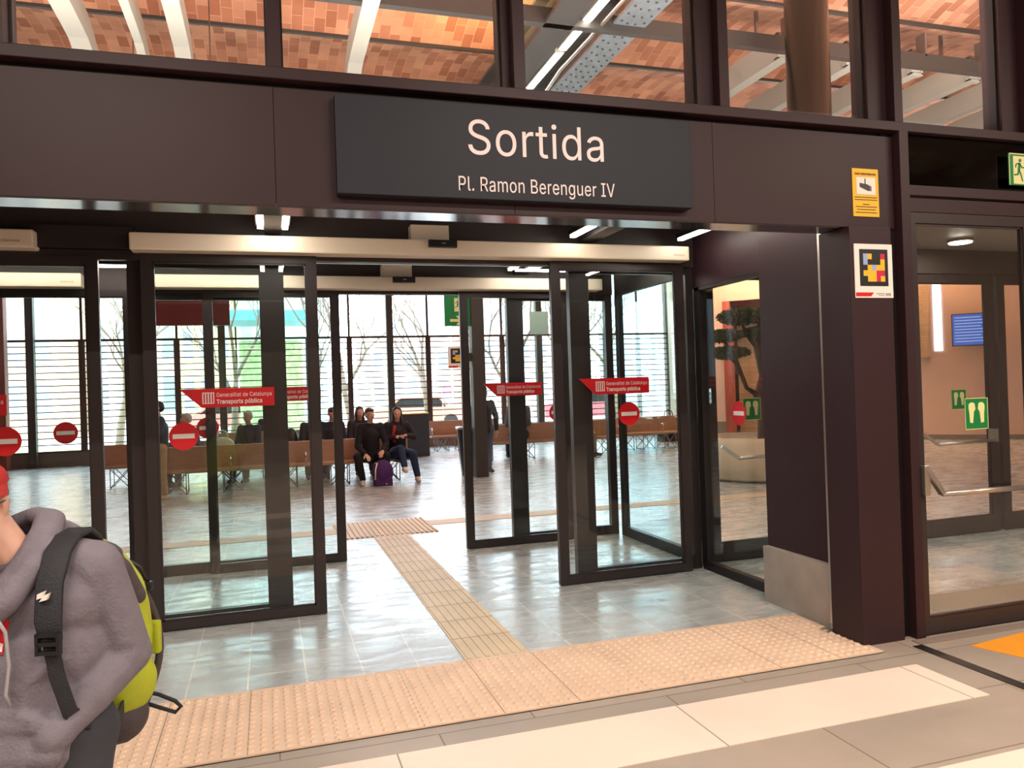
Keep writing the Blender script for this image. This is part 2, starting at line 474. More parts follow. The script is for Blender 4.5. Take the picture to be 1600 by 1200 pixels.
# ------------------------------------------------------------------ facade: fascia, posts, clerestory
FY = 3.85
mb = MB()
seams = [-6.8, -5.99, -4.79, -3.58, -2.37, -1.14, 0.063, 1.261, 2.462, 3.735]
for a, b in zip(seams[:-1], seams[1:]):
    mb.box(a+0.0015, b-0.0015, FY+0.012, FY+0.03, 2.533, 3.10, b=0.0)
mb.box(-6.8, 3.735, FY+0.03, 4.03, 2.545, 3.10)
band = struct('wall_front', mb, 'fascia', 'wide dark brown metal fascia above the sliding doors', 'wall')
part('underside', MB().box(-6.8, 3.34, FY+0.03, 4.06, 2.528, 2.545), 'soffit', band, 'glossy underside mirroring the floor').parent = band
struct('trim_6', MB().box(-6.8, 6.4, FY-0.03, 4.06, 3.128, 3.185, b=0.004), 'fascia', 'long dark sill under the upper windows', 'beam')
struct('trim_7', MB().box(-6.8, 6.4, FY+0.04, 4.0, 3.08, 3.13), 'framedark', 'dark shadow gap under the upper sill', 'trim')
# clerestory mullions and panes; each bay is a window with frame and pane
mx = [(-4.72, -4.62), (-2.30, -2.22), (-1.13, -1.05), (0.045, 0.105), (1.23, 1.335), (2.40, 2.565), (3.60, 3.80), (4.69, 4.90), (6.1, 6.3)]
mlab = ['far left beyond the frame', 'left beyond the picture', 'just left of the picture', 'thin mullion left of the sign', 'mullion above the middle of the sign', 'mullion above the right end of the sign', 'mullion above the brown corner column', 'mullion at the upper right edge', 'mullion right of the picture']
for i, ((a, b), l) in enumerate(zip(mx, mlab)):
    w = MB().box(b-0.062, b, FY-0.02, 4.04, 3.185, 4.60)
    w.box(a, b-0.062, FY+0.05, 4.04, 3.185, 4.60)
    whole('window_mullion', w, 'fascia', 'dark brown upright '+(l if 'mullion' in l else 'mullion '+l), 'mullion')
for i in range(len(mx)-1):
    a = mx[i][1]; b = mx[i+1][0]
    wn = MB().box(a, a+0.012, FY+0.08, FY+0.12, 3.185, 4.6).box(b-0.012, b, FY+0.08, FY+0.12, 3.185, 4.6).box(a, b, FY+0.08, FY+0.12, 3.185, 3.195)
    w = struct('window_%d' % (i+1), wn, 'framedark', 'clerestory window bay %s' % ['outside left', 'left out of view', 'at the upper left with four pale fins behind', 'above the left half of the sign', 'above the right half of the sign with the bright linear lamp behind', 'with the black pipe column behind', 'at the upper right above the side door', 'outside right'][i], 'window')
    part('pane', MB().box(a+0.01, b-0.01, FY+0.097, FY+0.103, 3.19, 4.6), 'glasswin', w)
struct('wall_front_upper', MB().box(-9.5, 20, FY, 4.04, 4.6, 7.2), 'fascia', 'dark wall above the upper windows', 'wall')
# sign
sg = whole('exit_sign_board', MB().box(0.346, 2.286, 3.80, 3.862, 2.590, 3.074, b=0.003), 'signgrey', 'large charcoal sign board reading Sortida above the doors', 'sign', loc=(1.316, 3.83, 2.59))
t = MB(); text_mb(t, 'Sortida', 1.004, 2.818, 3.799, 0.345, width=0.748); t.box(1.3859, 1.4069, 3.7968, 3.7999, 2.9319, 2.9519)
part('heading_lettering', t, 'letters', sg, 'white lettering Sortida')
t = MB(); text_mb(t, 'Pl. Ramon Berenguer IV', 0.948, 2.630, 3.799, 0.142, width=0.862)
part('street_lettering', t, 'letters', sg, 'white lettering Pl. Ramon Berenguer IV')

# brown corner column, roller rail, plinth wall
whole('corner_column', MB().box(3.362, 3.672, 3.83, 4.10, 0.0, 2.53, b=0.002), 'fascia', 'square dark brown corner column right of the sliding doors', 'column', loc=(3.5, 3.96, 0))
rl = whole('shutter_rail', MB().box(3.40, 3.47, 4.104, 4.15, 0.02, 2.78), 'framedark', 'upright shutter guide rail beside the brown corner column', 'rail', loc=(3.43, 4.14, 0))
part('guide_strip', MB().box(3.385, 3.40, 4.11, 4.145, 0.05, 2.78), 'steel', rl, 'pale steel strip')
part('foot_plate', MB().box(3.33, 3.45, 4.10, 4.19, 0.0, 0.012).cyl((3.395, 4.13, 0.012), 0.018, 0.035, 12), 'steel', rl, 'steel floor plate with bolt')
struct('wall_niche_right', MB().box(3.475, 3.75, 4.17, 4.90, 0.40, 2.90, b=0.002), 'fascia', 'dark brown cladding above the concrete plinth', 'wall')
whole('concrete_plinth', MB().box(3.43, 3.80, 4.19, 4.90, 0.0, 0.405, b=0.004), 'concrete', 'knee high grey concrete plinth between column and side glass', 'plinth', loc=(3.6, 4.5, 0))
struct('trim_8', MB().box(3.67, 3.80, FY+0.03, 4.10, 0.0, 3.13), 'framedark', 'dark recess between corner column and side door', 'trim')
whole('side_door_post', MB().box(3.745, 3.812, FY-0.04, FY+0.06, 0.0, 3.128), 'fascia', 'slim dark brown post at the hinge of the glass side door', 'post', loc=(3.78, FY, 0))

# notices on the facade
yn = whole('camera_notice', MB().box(3.424, 3.618, FY+0.007, FY+0.012, 2.598, 2.891), 'yellow', 'yellow video surveillance notice stuck on the brown fascia', 'notice', loc=(3.52, FY+0.01, 2.6))
part('picture_field', MB().box(3.453, 3.593, FY+0.005, FY+0.007, 2.733, 2.838), 'white', yn)
cm = MB().prism([(3.475, 2.802), (3.475, 2.778), (3.538, 2.755), (3.552, 2.757), (3.552, 2.786), (3.53, 2.795)], FY+0.003, FY+0.005)
cm.box(3.513, 3.519, FY+0.003, FY+0.005, 2.79, 2.83).box(3.556, 3.561, FY+0.003, FY+0.005, 2.755, 2.785)
part('camera_pictogram', cm, 'black', yn)
t = MB(); text_mb(t, 'ZONA VIDEOVIGILADA', 3.441, 2.853, FY+0.006, 0.022, width=0.16, bold=0.0006, depth=0.001)
for i, (zz, w_) in enumerate(((2.715, 0.17), (2.700, 0.17), (2.672, 0.05), (2.657, 0.16), (2.640, 0.14), (2.622, 0.16))):
    t.box(3.521-w_/2, 3.521+w_/2, FY+0.006, FY+0.007, zz-0.002, zz+0.003)
part('fine_print', t, mat('dark_print', (90, 66, 20), 0.6), yn)
def colour_code(name, x0, x1, z0, z1, y, label, loc, small=False):
    w = x1-x0; h = z1-z0
    n = whole(name, MB().box(x0, x1, y-0.006, y, z0, z1, b=0.002), 'white', label, 'plate', loc=loc)
    fx0, fx1 = x0+w*0.13, x1-w*0.13; fz1 = z1-h*0.10; fz0 = z1-h*0.78
    part('code_field', MB().box(fx0, fx1, y-0.008, y-0.006, fz0, fz1), 'black', n)
    cols = {'b': mat('code_blue', (150, 170, 214), 0.5), 'y': MT['yellow'], 'm': mat('code_crimson', (196, 16, 70), 0.5)}
    grid = ["by..m", "b...y", ".ybyy", "yyymm", ".yymy"]
    gw = (fx1-fx0)*0.76/5; gx = fx0+(fx1-fx0)*0.12; gz = fz1-(fz1-fz0)*0.12; gh = (fz1-fz0)*0.76/5
    for c in 'bym':
        q = MB()
        for r_, row in enumerate(grid):
            for k_, ch in enumerate(row):
                if ch == c: q.box(gx+k_*gw, gx+(k_+1)*gw, y-0.0095, y-0.008, gz-(r_+1)*gh, gz-r_*gh)
        part('%s_squares' % {'b': 'blue', 'y': 'yellow', 'm': 'crimson'}[c], q, cols[c], n)
    part('red_tab', MB().prism([(x0+0.004, z0+h*0.10), (x0+w*0.48, z0+h*0.10), (x0+w*0.40, z0+h*0.03), (x0+0.004, z0+h*0.03)], y-0.008, y-0.006), 'red', n)
    q = MB()
    for i in range(4): q.box(x0+w*(0.80+0.035*i), x0+w*(0.815+0.035*i), y-0.008, y-0.006, z0+h*0.04, z0+h*0.09)
    q.box(x0+w*0.55, x0+w*0.76, y-0.008, y-0.006, z0+h*0.075, z0+h*0.085).box(x0+w*0.60, x0+w*0.76, y-0.008, y-0.006, z0+h*0.045, z0+h*0.052)
    part('small_print', q, mat('grey_print', (120, 110, 112), 0.6), n)
    return n
colour_code('colour_code_plate', 3.388, 3.671, 2.096, 2.424, 3.829, 'white plate with a coloured square code on the corner column', (3.53, 3.829, 2.1))

# ------------------------------------------------------------------ decals for doors
def disc_mb(x, z, y, r):
    return MB().cyl((x, y, z), r, 0.0015, 32, 'y')
def no_entry(parent, x, z, y, r=0.097):
    d = part('no_entry_disc', disc_mb(x, z, y-0.0015, r), 'red', parent, 'round red no entry sticker')
    part('white_bar', MB().box(x-r*0.74, x+r*0.74, y-0.003, y-0.0015, z-r*0.17, z+r*0.17), 'white', d)
def arrow_sticker(parent, x0, z0, y, w=0.64, h=0.135):
    # long red tag with a slanted left end
    k = w/0.64
    a = part('red_tag_sticker', MB().prism([(x0, z0+h), (x0+w, z0+h), (x0+w, z0), (x0+0.145*k, z0)], y-0.0015, y), 'red', parent, 'red sticker reading Generalitat de Catalunya Transports públics')
    q = MB().box(x0+0.15*k, x0+0.20*k+0.03*k, y-0.0028, y-0.0015, z0+h*0.20, z0+h*0.80)
    part('emblem_field', q, 'white', a)
    q = MB()
    for i in range(4): q.box(x0+(0.158+0.0185*i)*k, x0+(0.167+0.0185*i)*k, y-0.004, y-0.0028, z0+h*0.24, z0+h*0.76)
    part('emblem_bars', q, 'red', a)
    t = MB(); text_mb(t, 'Generalitat de Catalunya', x0+0.245*k, z0+h*0.55, y-0.0026, 0.058, width=0.375*k, depth=0.001)
    part('thin_lettering', t, 'letters', a)
    t = MB(); text_mb(t, 'Transports públics', x0+0.245*k, z0+h*0.19, y-0.0026, 0.058, width=0.31*k, depth=0.001, bold=0.0012)
    part('bold_lettering', t, 'white', a)
def push_sign(parent, x, z, y, w=0.19, h=0.20):
    s_ = part('push_sign', MB().box(x-w/2, x+w/2, y-0.003, y, z-h/2, z+h/2), 'green', parent, 'square green sign with two open hands')
    q = MB()
    for sg_ in (-1, 1):
        pl = [(0.010, 0.030), (0.016, 0.065), (0.030, 0.072), (0.048, 0.072), (0.064, 0.060), (0.066, 0.035), (0.060, 0.0), (0.058, -0.055), (0.034, -0.060), (0.028, -0.02), (0.024, 0.012)]
        q.prism([(x+sg_*a*w/0.19, z+b*h/0.2) for a, b in pl], y-0.005, y-0.003)
    part('hands_pictogram', q, 'photolum', s_)
    part('sign_border', MB().box(x-w/2, x+w/2, y-0.0035, y-0.003, z+h*0.48, z+h/2).box(x-w/2, x+w/2, y-0.0035, y-0.003, z-h/2, z-h*0.48).box(x-w/2, x-w*0.48, y-0.0035, y-0.003, z-h/2, z+h/2).box(x+w*0.48, x+w/2, y-0.0035, y-0.003, z-h/2, z+h/2), 'photolum', s_)

# ------------------------------------------------------------------ doors
DN = [0]
def door_leaf(x0, x1, y, ztop, label, disc=None, arrow=None, push=None, stile=0.075, bottom=0.075, top=0.06, t=0.045, glass='glass', notice=None, kindname='sliding door'):
    DN[0] += 1
    f = MB().box(x0, x0+stile, y-t/2, y+t/2, 0.006, ztop).box(x1-stile, x1, y-t/2, y+t/2, 0.006, ztop)
    f.box(x0+stile, x1-stile, y-t/2, y+t/2, 0.012, bottom).box(x0+stile, x1-stile, y-t/2, y+t/2, ztop-top, ztop)
    # slim glazing bead
    for (a, b) in ((x0+stile, x0+stile+0.012), (x1-stile-0.012, x1-stile)): f.box(a, b, y-t*0.3, y+t*0.3, bottom, ztop-top)
    f.box(x0+stile, x1-stile, y-t*0.3, y+t*0.3, bottom, bottom+0.012)
    f.box(x0+stile, x1-stile, y-t*0.3, y+t*0.3, ztop-top-0.012, ztop-top)
    d = whole('door_%d' % DN[0], f, 'frame', label, kindname, loc=((x0+x1)/2, y, 0), kind='structure')
    part('glass_pane', MB().box(x0+stile+0.001, x1-stile-0.001, y-0.004, y+0.004, bottom+0.001, ztop-top-0.001), glass, d)
    part('floor_brush', MB().box(x0+0.03, x1-0.01, y-0.008, y+0.008, 0.0005, 0.012), 'black', d)
    if disc: no_entry(d, disc[0], disc[1], y-0.0045)
    if arrow: arrow_sticker(d, arrow[0], arrow[1], y-0.0045)
    if push: push_sign(d, push[0], push[1], y-0.0045)
    if notice: part('paper_notice', MB().box(notice[0], notice[1], y+0.0045, y+0.006, notice[2], notice[3]), mat('grey_green_paper', (176, 190, 180), 0.7), d, 'grey notice seen from its back')
    return d
WN = [10]
def fixed_light(x0, x1, y, ztop, label, stiles, bottom=0.10, t=0.07, rail=True):
    WN[0] += 1
    f = MB()
    for (a, b) in stiles: f.box(a, b, y-t/2, y+t/2, 0.0, ztop)
    xs = sorted(stiles)
    for (a, b), (c, d_) in zip(xs[:-1], xs[1:]):
        f.box(b, c, y-t/2+0.005, y+t/2-0.005, 0.0, bottom).box(b, c, y-t/2+0.005, y+t/2-0.005, ztop-0.06, ztop)
    w = whole('window_%d' % WN[0], f, 'frame', label, 'glazed panel', loc=((x0+x1)/2, y, 0), kind='structure')
    for (a, b), (c, d_) in zip(xs[:-1], xs[1:]):
        part('glass_pane', MB().box(b+0.001, c-0.001, y-0.004, y+0.004, bottom, ztop-0.06), 'glass', w)
    return w
OY, IY = 5.92, 7.68
door_leaf(-0.825, 0.366, OY, 2.65, 'outer left sliding glass door leaf with red tag and no entry disc', disc=(-0.58, 1.36), arrow=(-0.60, 1.555))
door_leaf(2.212, 3.425, OY, 2.64, 'outer right sliding glass door leaf with red tag and no entry disc', disc=(2.88, 1.375), arrow=(2.435, 1.545))
door_leaf(-2.36, -1.09, OY, 2.62, 'sliding glass door leaf cut by the left edge, red disc above the red cap', disc=(-1.675, 1.38), arrow=(-2.3, 1.555))
door_leaf(-0.56, 0.677, IY, 2.63, 'inner left sliding glass door leaf seen through the outer left one', disc=(-0.545+0.0, 1.35), arrow=(-0.16, 1.57))
door_leaf(1.876, 3.06, IY, 2.63, 'inner right sliding glass door leaf with smaller red tag', disc=(2.91, 1.35), arrow=(2.10, 1.545), notice=(2.63, 2.84, 2.18, 2.42))
door_leaf(-2.36, -1.14, IY, 2.62, 'inner sliding glass door leaf at the far left with a small red disc', disc=(-1.71, 1.36))
fixed_light(-0.93, 0.13, OY+0.09, 2.62, 'fixed side glazing behind the outer left door leaf', [(-0.925, -0.835), (-0.045, 0.13)])
fixed_light(2.44, 3.56, OY+0.09, 2.62, 'fixed side glazing behind the outer right door leaf', [(2.40, 2.575), (3.49, 3.56)])
fixed_light(-0.93, 0.13, IY+0.09, 2.60, 'fixed side glazing of the inner doors on the left', [(-1.22, -1.10), (-0.0, 0.13)])
fixed_light(2.44, 3.6, IY+0.09, 2.60, 'fixed side glazing of the inner doors on the right', [(2.40, 2.575), (3.52, 3.60)])
fixed_light(-3.5, -2.36, OY+0.09, 2.62, 'fixed side glazing left of the picture', [(-4.6, -4.5), (-2.46, -2.36)])
fixed_light(-3.5, -2.36, IY+0.09, 2.62, 'inner fixed glazing left of the picture', [(-4.6, -4.5), (-2.46, -2.36)])
# walls above the doors and the niche roof
struct('wall_transom', MB().box(-6.8, 3.60, OY+0.03, OY+0.13, 2.62, 3.02), 'darkpanel', 'dark panel above the outer sliding doors', 'wall')
struct('wall_transom_inner', MB().box(-6.8, 3.60, IY+0.03, IY+0.13, 2.60, 3.02), 'darkpanel', 'dark panel above the inner sliding doors', 'wall')
struct('ceiling_niche', MB().box(-6.8, 3.62, 4.04, 7.95, 3.02, 3.12), 'darkpanel', 'dark ceiling of the entrance niche', 'ceiling')
struct('trim_9', MB().box(-3.4, -0.83, OY-0.01, OY+0.05, 2.60, 2.665).box(-1.5, -0.85, OY-0.06, OY+0.03, 2.67, 2.82), 'frame', 'dark head rail between the two door sets', 'trim')
def operator(x0, x1, y, z0, z1, label, logo, sensor=None, panel=None):
    c = whole('door_operator_cover', MB().box(x0, x1, y-0.09, y+0.08, z0, z1, b=0.012), 'cream', label, 'door operator', loc=((x0+x1)/2, y, z0), group='cream door operator covers')
    for lx in logo:
        t = MB(); text_mb(t, 'manusa', lx, z0+0.035, y-0.091, 0.042, width=0.10, depth=0.001)
        part('maker_lettering', t, mat('gold_print', (150, 130, 50), 0.5), c)
    if sensor:
        s_ = whole('motion_sensor', MB().box(sensor-0.11, sensor+0.11, y-0.125, y-0.089, z1-0.062, z1-0.005, b=0.006), 'black', label.replace('long cream operator cover', 'black motion sensor on the cover').replace('cream operator cover', 'black motion sensor on the cover'), 'sensor', loc=(sensor, y-0.1, z1-0.06))
        part('lens', MB().box(sensor-0.01, sensor+0.02, y-0.127, y-0.124, z1-0.036, z1-0.028), 'steel', s_)
    if panel:
        whole('cover_plate', MB().box(panel[0], panel[1], y-0.02, y+0.1, z1+0.003, z1+0.125), 'cream', label.replace('long cream operator cover', 'square beige plate above the cover').replace('cream operator cover', 'square beige plate above the cover'), 'plate', loc=(panel[0], y, z1))
    return c
operator(-0.872, 3.42, 5.86, 2.648, 2.768, 'long cream operator cover over the outer doors', (3.27,), sensor=1.295, panel=(1.07, 1.365))
operator(-1.02, 3.40, 7.60, 2.625, 2.745, 'long cream operator cover over the inner doors', (), sensor=1.29, panel=(1.09, 1.385))
operator(-5.6, -1.44, 5.86, 2.648, 2.768, 'cream operator cover over the outer doors at the left edge', (-1.62,))
operator(-5.6, -1.52, 7.60, 2.625, 2.745, 'cream operator cover over the inner doors at the far left', (-1.68,))
# linear lamps in the niche
def led_bar(x0, x1, y0, y1, z, label, s='led'):
    b = whole('linear_lamp', MB().box(x0-0.012, x1+0.012, y0, y1, z+0.02, z+0.055), 'framedark', label, 'lamp', loc=((x0+x1)/2, (y0+y1)/2, z), group='linear lamps under the niche ceiling')
    part('hanger', MB().box((x0+x1)/2-0.006, (x0+x1)/2+0.006, (y0+y1)/2-0.006, (y0+y1)/2+0.006, z+0.055, 3.021), 'framedark', b)
    part('diffuser', MB().box(x0, x1, y0+0.01, y1-0.01, z, z+0.02), s, b)
LEDN = MT['lednicho'] = glow('bright_led_diffuser', (255, 246, 230), 26.0)
for (x, l) in ((-0.02, 'left lamp of the close pair beside the niche beam'), (0.145, 'right lamp of the close pair beside the niche beam'), (2.34, 'slanting lamp above the outer right door leaf'), (3.30, 'slanting lamp at the right end of the niche')):
    led_bar(x-0.02, x+0.02, 4.15, 5.72, 2.80, 'bright linear '+l, LEDN)
for (x, l) in ((-0.02, 'left lamp of the inner pair behind the outer doors'), (0.145, 'right lamp of the inner pair behind the outer doors'), (2.34, 'inner lamp above the opening on the right'), (3.12, 'inner lamp at the far right corner')):
    led_bar(x-0.02, x+0.02, 6.15, 7.40, 2.80, 'bright linear '+l, LEDN)
led_bar(-4.4, -0.05, 7.28, 7.32, 2.765, 'long cross lamp of the inner vestibule on the left', LEDN)
led_bar(0.18, 2.30, 6.90, 6.93, 2.762, 'thin cross lamp above the inner opening', glow('dim_led_diffuser', (235, 240, 240), 0.9))
led_bar(2.37, 3.09, 7.28, 7.32, 2.78, 'short cross lamp of the inner vestibule on the right', LEDN)
for (a, b, c, d, l) in ((0.005, 0.12, 4.08, 5.90, 'dark beam between the close pair of lamps'), (2.46, 2.60, 4.08, 5.90, 'dark beam right of the slanting lamp'), (0.005, 0.12, 6.1, 7.66, 'inner dark beam between the pair of lamps'), (2.46, 2.60, 6.1, 7.66, 'inner dark beam on the right')):
    whole('niche_beam', MB().box(a, b, c, d, 2.80, 3.02), 'framedark', l, 'beam')
# right flank of the niche: glazed side, header, second flank between the door rows
struct('wall_niche_header', MB().box(3.56, 3.66, 4.90, 6.02, 2.44, 3.02, b=0.003), 'fascia', 'brown header above the side glass of the niche', 'wall')
w = whole('window_31', MB().box(3.56, 3.62, 4.90, 5.95, 0.0, 0.075).box(3.56, 3.62, 4.90, 4.96, 0.07, 2.44).box(3.56, 3.62, 5.88, 5.96, 0.07, 2.44).box(3.56, 3.62, 4.9, 5.95, 2.41, 2.44), 'framedark', 'side glass of the niche with an oval looking no entry disc', 'glazed panel', loc=(3.59, 5.4, 0), kind='structure')
part('glass_pane', MB().box(3.587, 3.595, 4.96, 5.88, 0.075, 2.41), 'glass', w)
d = part('no_entry_disc', MB().cyl((3.5845, 5.38, 1.36), 0.097, 0.0015, 32, 'x'), 'red', w, 'round red no entry sticker')
part('white_bar', MB().box(3.5825, 3.5845, 5.38-0.072, 5.38+0.072, 1.343, 1.377), 'white', d)
w = whole('window_32', MB().box(3.60, 3.66, 6.02, 7.66, 0.0, 0.10).box(3.60, 3.66, 6.02, 6.10, 0.1, 2.64).box(3.60, 3.66, 7.58, 7.66, 0.1, 2.64).box(3.60, 3.66, 6.02, 7.66, 2.58, 3.02), 'framedark', 'right side glass of the vestibule between the two door rows', 'glazed panel', loc=(3.63, 6.8, 0), kind='structure')
part('glass_pane', MB().box(3.626, 3.634, 6.10, 7.58, 0.10, 2.58), 'glass', w)

# ------------------------------------------------------------------ glass side door and its vestibule (right)
sd = door_leaf(3.815, 4.80, FY, 2.63, 'large glass side door with push bar at the right edge', stile=0.05, bottom=0.11, top=0.065, kindname='glass door', push=(4.315, 1.36))
bar = MB().tube([(3.93, FY-0.09, 0.885), (4.74, FY-0.09, 0.875)], 0.017, 12)
pb = part('push_bar', bar, 'steel', sd, 'brushed steel push bar')
part('bar_arm', MB().bar((3.842, FY-0.055, 1.045), (3.93, FY-0.09, 0.885), 0.03, 0.035, (0, 1, 0)).box(3.82, 3.862, FY-0.07, FY-0.022, 0.875, 1.06, b=0.006), 'steel', sd)
part('bar_arm', MB().box(4.74, 4.775, FY-0.10, FY-0.022, 0.80, 0.99, b=0.006), 'steel', sd)
door_leaf(4.81, 5.80, FY, 2.63, 'neighbouring glass side door leaf beyond the picture edge', stile=0.05, bottom=0.11, top=0.065, kindname='glass door')
struct('trim_10', MB().box(3.812, 6.3, FY-0.02, FY+0.06, 2.635, 2.72).box(3.812, 6.3, FY-0.035, FY+0.06, 2.735, 2.79), 'fascia', 'brown head rails above the glass side door', 'trim')
w = struct('window_33', MB().box(3.812, 6.3, FY-0.02, FY+0.05, 2.79, 2.80), 'framedark', 'dark smoked transom pane above the side door', 'window')
part('pane', MB().box(3.815, 6.1, FY+0.01, FY+0.018, 2.795, 3.128), 'glassdark', w)
# running man sign
rm = whole('running_man_sign', MB().box(4.632, 5.05, FY-0.035, FY-0.028, 2.835, 3.043), 'green', 'green emergency exit sign with running figure on the smoked transom', 'sign', loc=(4.84, FY-0.03, 2.84))
def running_man(parent, x, z, y, s=1.0):
    part('door_field', MB().box(x+0.035*s, x+0.135*s, y-0.002, y, z+0.008*s, z+0.19*s).box(x+0.16*s, x+0.175*s, y-0.002, y, z+0.008*s, z+0.19*s), 'photolum', parent)
    q = MB().cyl((x+0.093*s, y-0.004, z+0.162*s), 0.011*s, 0.002, 14, 'y')
    def seg(a, b, w): q.bar((x+a[0]*s, y-0.003, z+a[1]*s), (x+b[0]*s, y-0.003, z+b[1]*s), w*s, 0.002, (0, 1, 0))
    seg((0.088, 0.145), (0.080, 0.092), 0.020); seg((0.088, 0.143), (0.060, 0.138), 0.008); seg((0.060, 0.138), (0.052, 0.115), 0.008)
    seg((0.090, 0.14), (0.108, 0.115), 0.008); seg((0.108, 0.115), (0.125, 0.118), 0.008)
    seg((0.078, 0.095), (0.070, 0.068), 0.011); seg((0.072, 0.07), (0.040, 0.066), 0.009)
    seg((0.083, 0.095), (0.098, 0.068), 0.011); seg((0.098, 0.068), (0.110, 0.026), 0.009)
    part('running_figure', q, 'green', parent)
running_man(rm, 4.632, 2.835, FY-0.035)
part('sign_edge', MB().box(4.632, 5.05, FY-0.036, FY-0.035, 3.036, 3.043).box(4.632, 4.638, FY-0.036, FY-0.035, 2.835, 3.043), 'photolum', rm)
# second door row of the side vestibule
door_leaf(3.74, 4.86, 6.10, 2.62, 'rear vestibule door seen through the niche side glass, green sign', stile=0.08, bottom=0.17, top=0.07, push=(4.20, 1.36), kindname='glass door')
door_leaf(5.95, 7.10, 6.10, 2.62, 'rear vestibule door seen through the glass side door', stile=0.10, bottom=0.17, top=0.09, push=(6.62, 1.36), kindname='glass door')
door_leaf(7.15, 8.30, 6.10, 2.62, 'rear vestibule door leaf at the far right edge', stile=0.10, bottom=0.17, top=0.09, kindname='glass door')
fixed_light(4.90, 5.92, 6.10, 2.62, 'fixed glazing between the rear vestibule doors', [(4.87, 4.93), (5.88, 5.94)])
for i, (a, b) in enumerate(((3.84, 4.78), (6.10, 6.98))):
    z = 0.95
    p_ = MB().tube([(a+0.14, 6.0, z-0.02), (b, 6.0, z-0.01)], 0.015, 10)
    q = bpy.data.objects['door_%d' % (9 if i == 0 else 10)]
    p_ = part('push_bar', p_, 'steel', q, 'brushed steel push bar')
    part('bar_arm', MB().bar((a, 6.04, z+0.09), (a+0.14, 6.0, z-0.02), 0.03, 0.02, (0, 1, 0)).box(b-0.02, b+0.02, 5.99, 6.07, z-0.03, z+0.10), 'steel', q)
struct('wall_rear_transom', MB().box(3.62, 9.4, 6.06, 6.16, 2.62, 3.12), 'darkpanel', 'dark panel above the rear vestibule doors', 'wall')
struct('ceiling_side_vestibule', MB().box(3.66, 9.4, 4.06, 6.06, 2.86, 2.95), 'greyceil', 'pale grey ceiling of the side vestibule', 'ceiling')
struct('wall_side_vestibule', MB().box(9.3, 9.4, 3.9, 6.1, 0, 3.0), 'greyceil', 'pale wall of the side vestibule', 'wall')
dl = whole('round_downlight', MB().cyl((6.17, 5.60, 2.835), 0.11, 0.025, 28), 'steel', 'round white downlight in the grey ceiling behind the side door', 'lamp', loc=(6.17, 5.60, 2.84))
part('diffuser', MB().cyl((6.17, 5.60, 2.83), 0.095, 0.004, 28), glow('downlight_diffuser', (255, 240, 220), 110.0), dl)
# ------------------------------------------------------------------ waiting hall shell
random.seed(4)
def vault_z(y):
    c = [4.1, 6.3, 8.5, 10.7, 12.9, 15.1, 17.3, 19.5, 22.6]
    for a, b in zip(c[:-1], c[1:]):
        if a <= y <= b: t = (y-a)/(b-a); return 6.5+0.9*t*(1-t)
    return 6.5
prof = []
y = 4.1
while y <= 22.6: prof.append((y, vault_z(y))); y += 0.22
prof.append((22.6, 6.5))
vm = MB(); n = len(prof)
vs = [(-9.5, a, b) for a, b in prof]+[(20, a, b) for a, b in prof]+[(-9.5, a, 7.0) for a, b in prof]+[(20, a, 7.0) for a, b in prof]
fs = []
for i in range(n-1): fs += [(i, i+1, n+i+1, n+i), (2*n+i, 3*n+i, 3*n+i+1, 2*n+i+1), (i, 2*n+i, 2*n+i+1, i+1), (n+i, n+i+1, 3*n+i+1, 3*n+i)]
vm.add(vs, fs)
struct('ceiling', vm, 'vault', 'shallow terracotta brick vaults over the waiting hall', 'ceiling')
cj = MB()
for yy in (6.3, 8.5, 10.7, 12.9, 15.1, 17.3, 19.5):
    cj.box(-9.4, 19.9, yy-0.025, yy+0.025, 6.465, 6.52)
struct('trim_11', cj, 'beam', 'thin dark iron ribs where the brick vaults meet', 'trim')
struct('wall_left', MB().box(-9.5, -9.3, 4.1, 23, -0.2, 6.6).box(-9.5, -9.3, -8, 4.1, -0.2, 4.7), 'sillwall', 'left wall of hall and platform', 'wall')
struct('wall_right', MB().box(19.8, 20, 4.1, 23, -0.2, 6.6), 'peach', 'far right wall of the hall', 'wall')
struct('wall_back', MB().box(-9.5, 9.5, -8.2, -8.0, -0.2, 4.7), mat('platform_wall', (120, 100, 88), 0.7), 'wall behind the viewer', 'wall')
struct('wall_front_right', MB().box(9.3, 20, 3.9, 4.1, -0.2, 6.6), 'fascia', 'closed wall right of the side vestibule', 'wall')
struct('wall_platform_right', MB().box(9.4, 9.6, -8.0, 3.8, -0.2, 4.7), mat('platform_wall_b', (132, 112, 98), 0.7), 'wall at the right end of the platform', 'wall')
struct('ceiling_platform', MB().box(-9.5, 9.6, -8.2, 3.9, 4.6, 4.75), mat('platform_ceiling', (150, 132, 118), 0.8), 'plain ceiling over the platform side', 'ceiling')
for i, (x, y) in enumerate(((-1.5, 0.6), (2.6, 0.6), (6.6, 0.6), (-1.5, -3.0), (2.6, -3.0), (6.6, -3.0))):
    l = whole('platform_luminaire', MB().box(x-1.22, x+1.22, y-0.07, y+0.07, 4.45, 4.60), 'white', 'long ceiling luminaire over the platform behind the viewer', 'lamp', loc=(x, y, 4.45), group='platform luminaires')

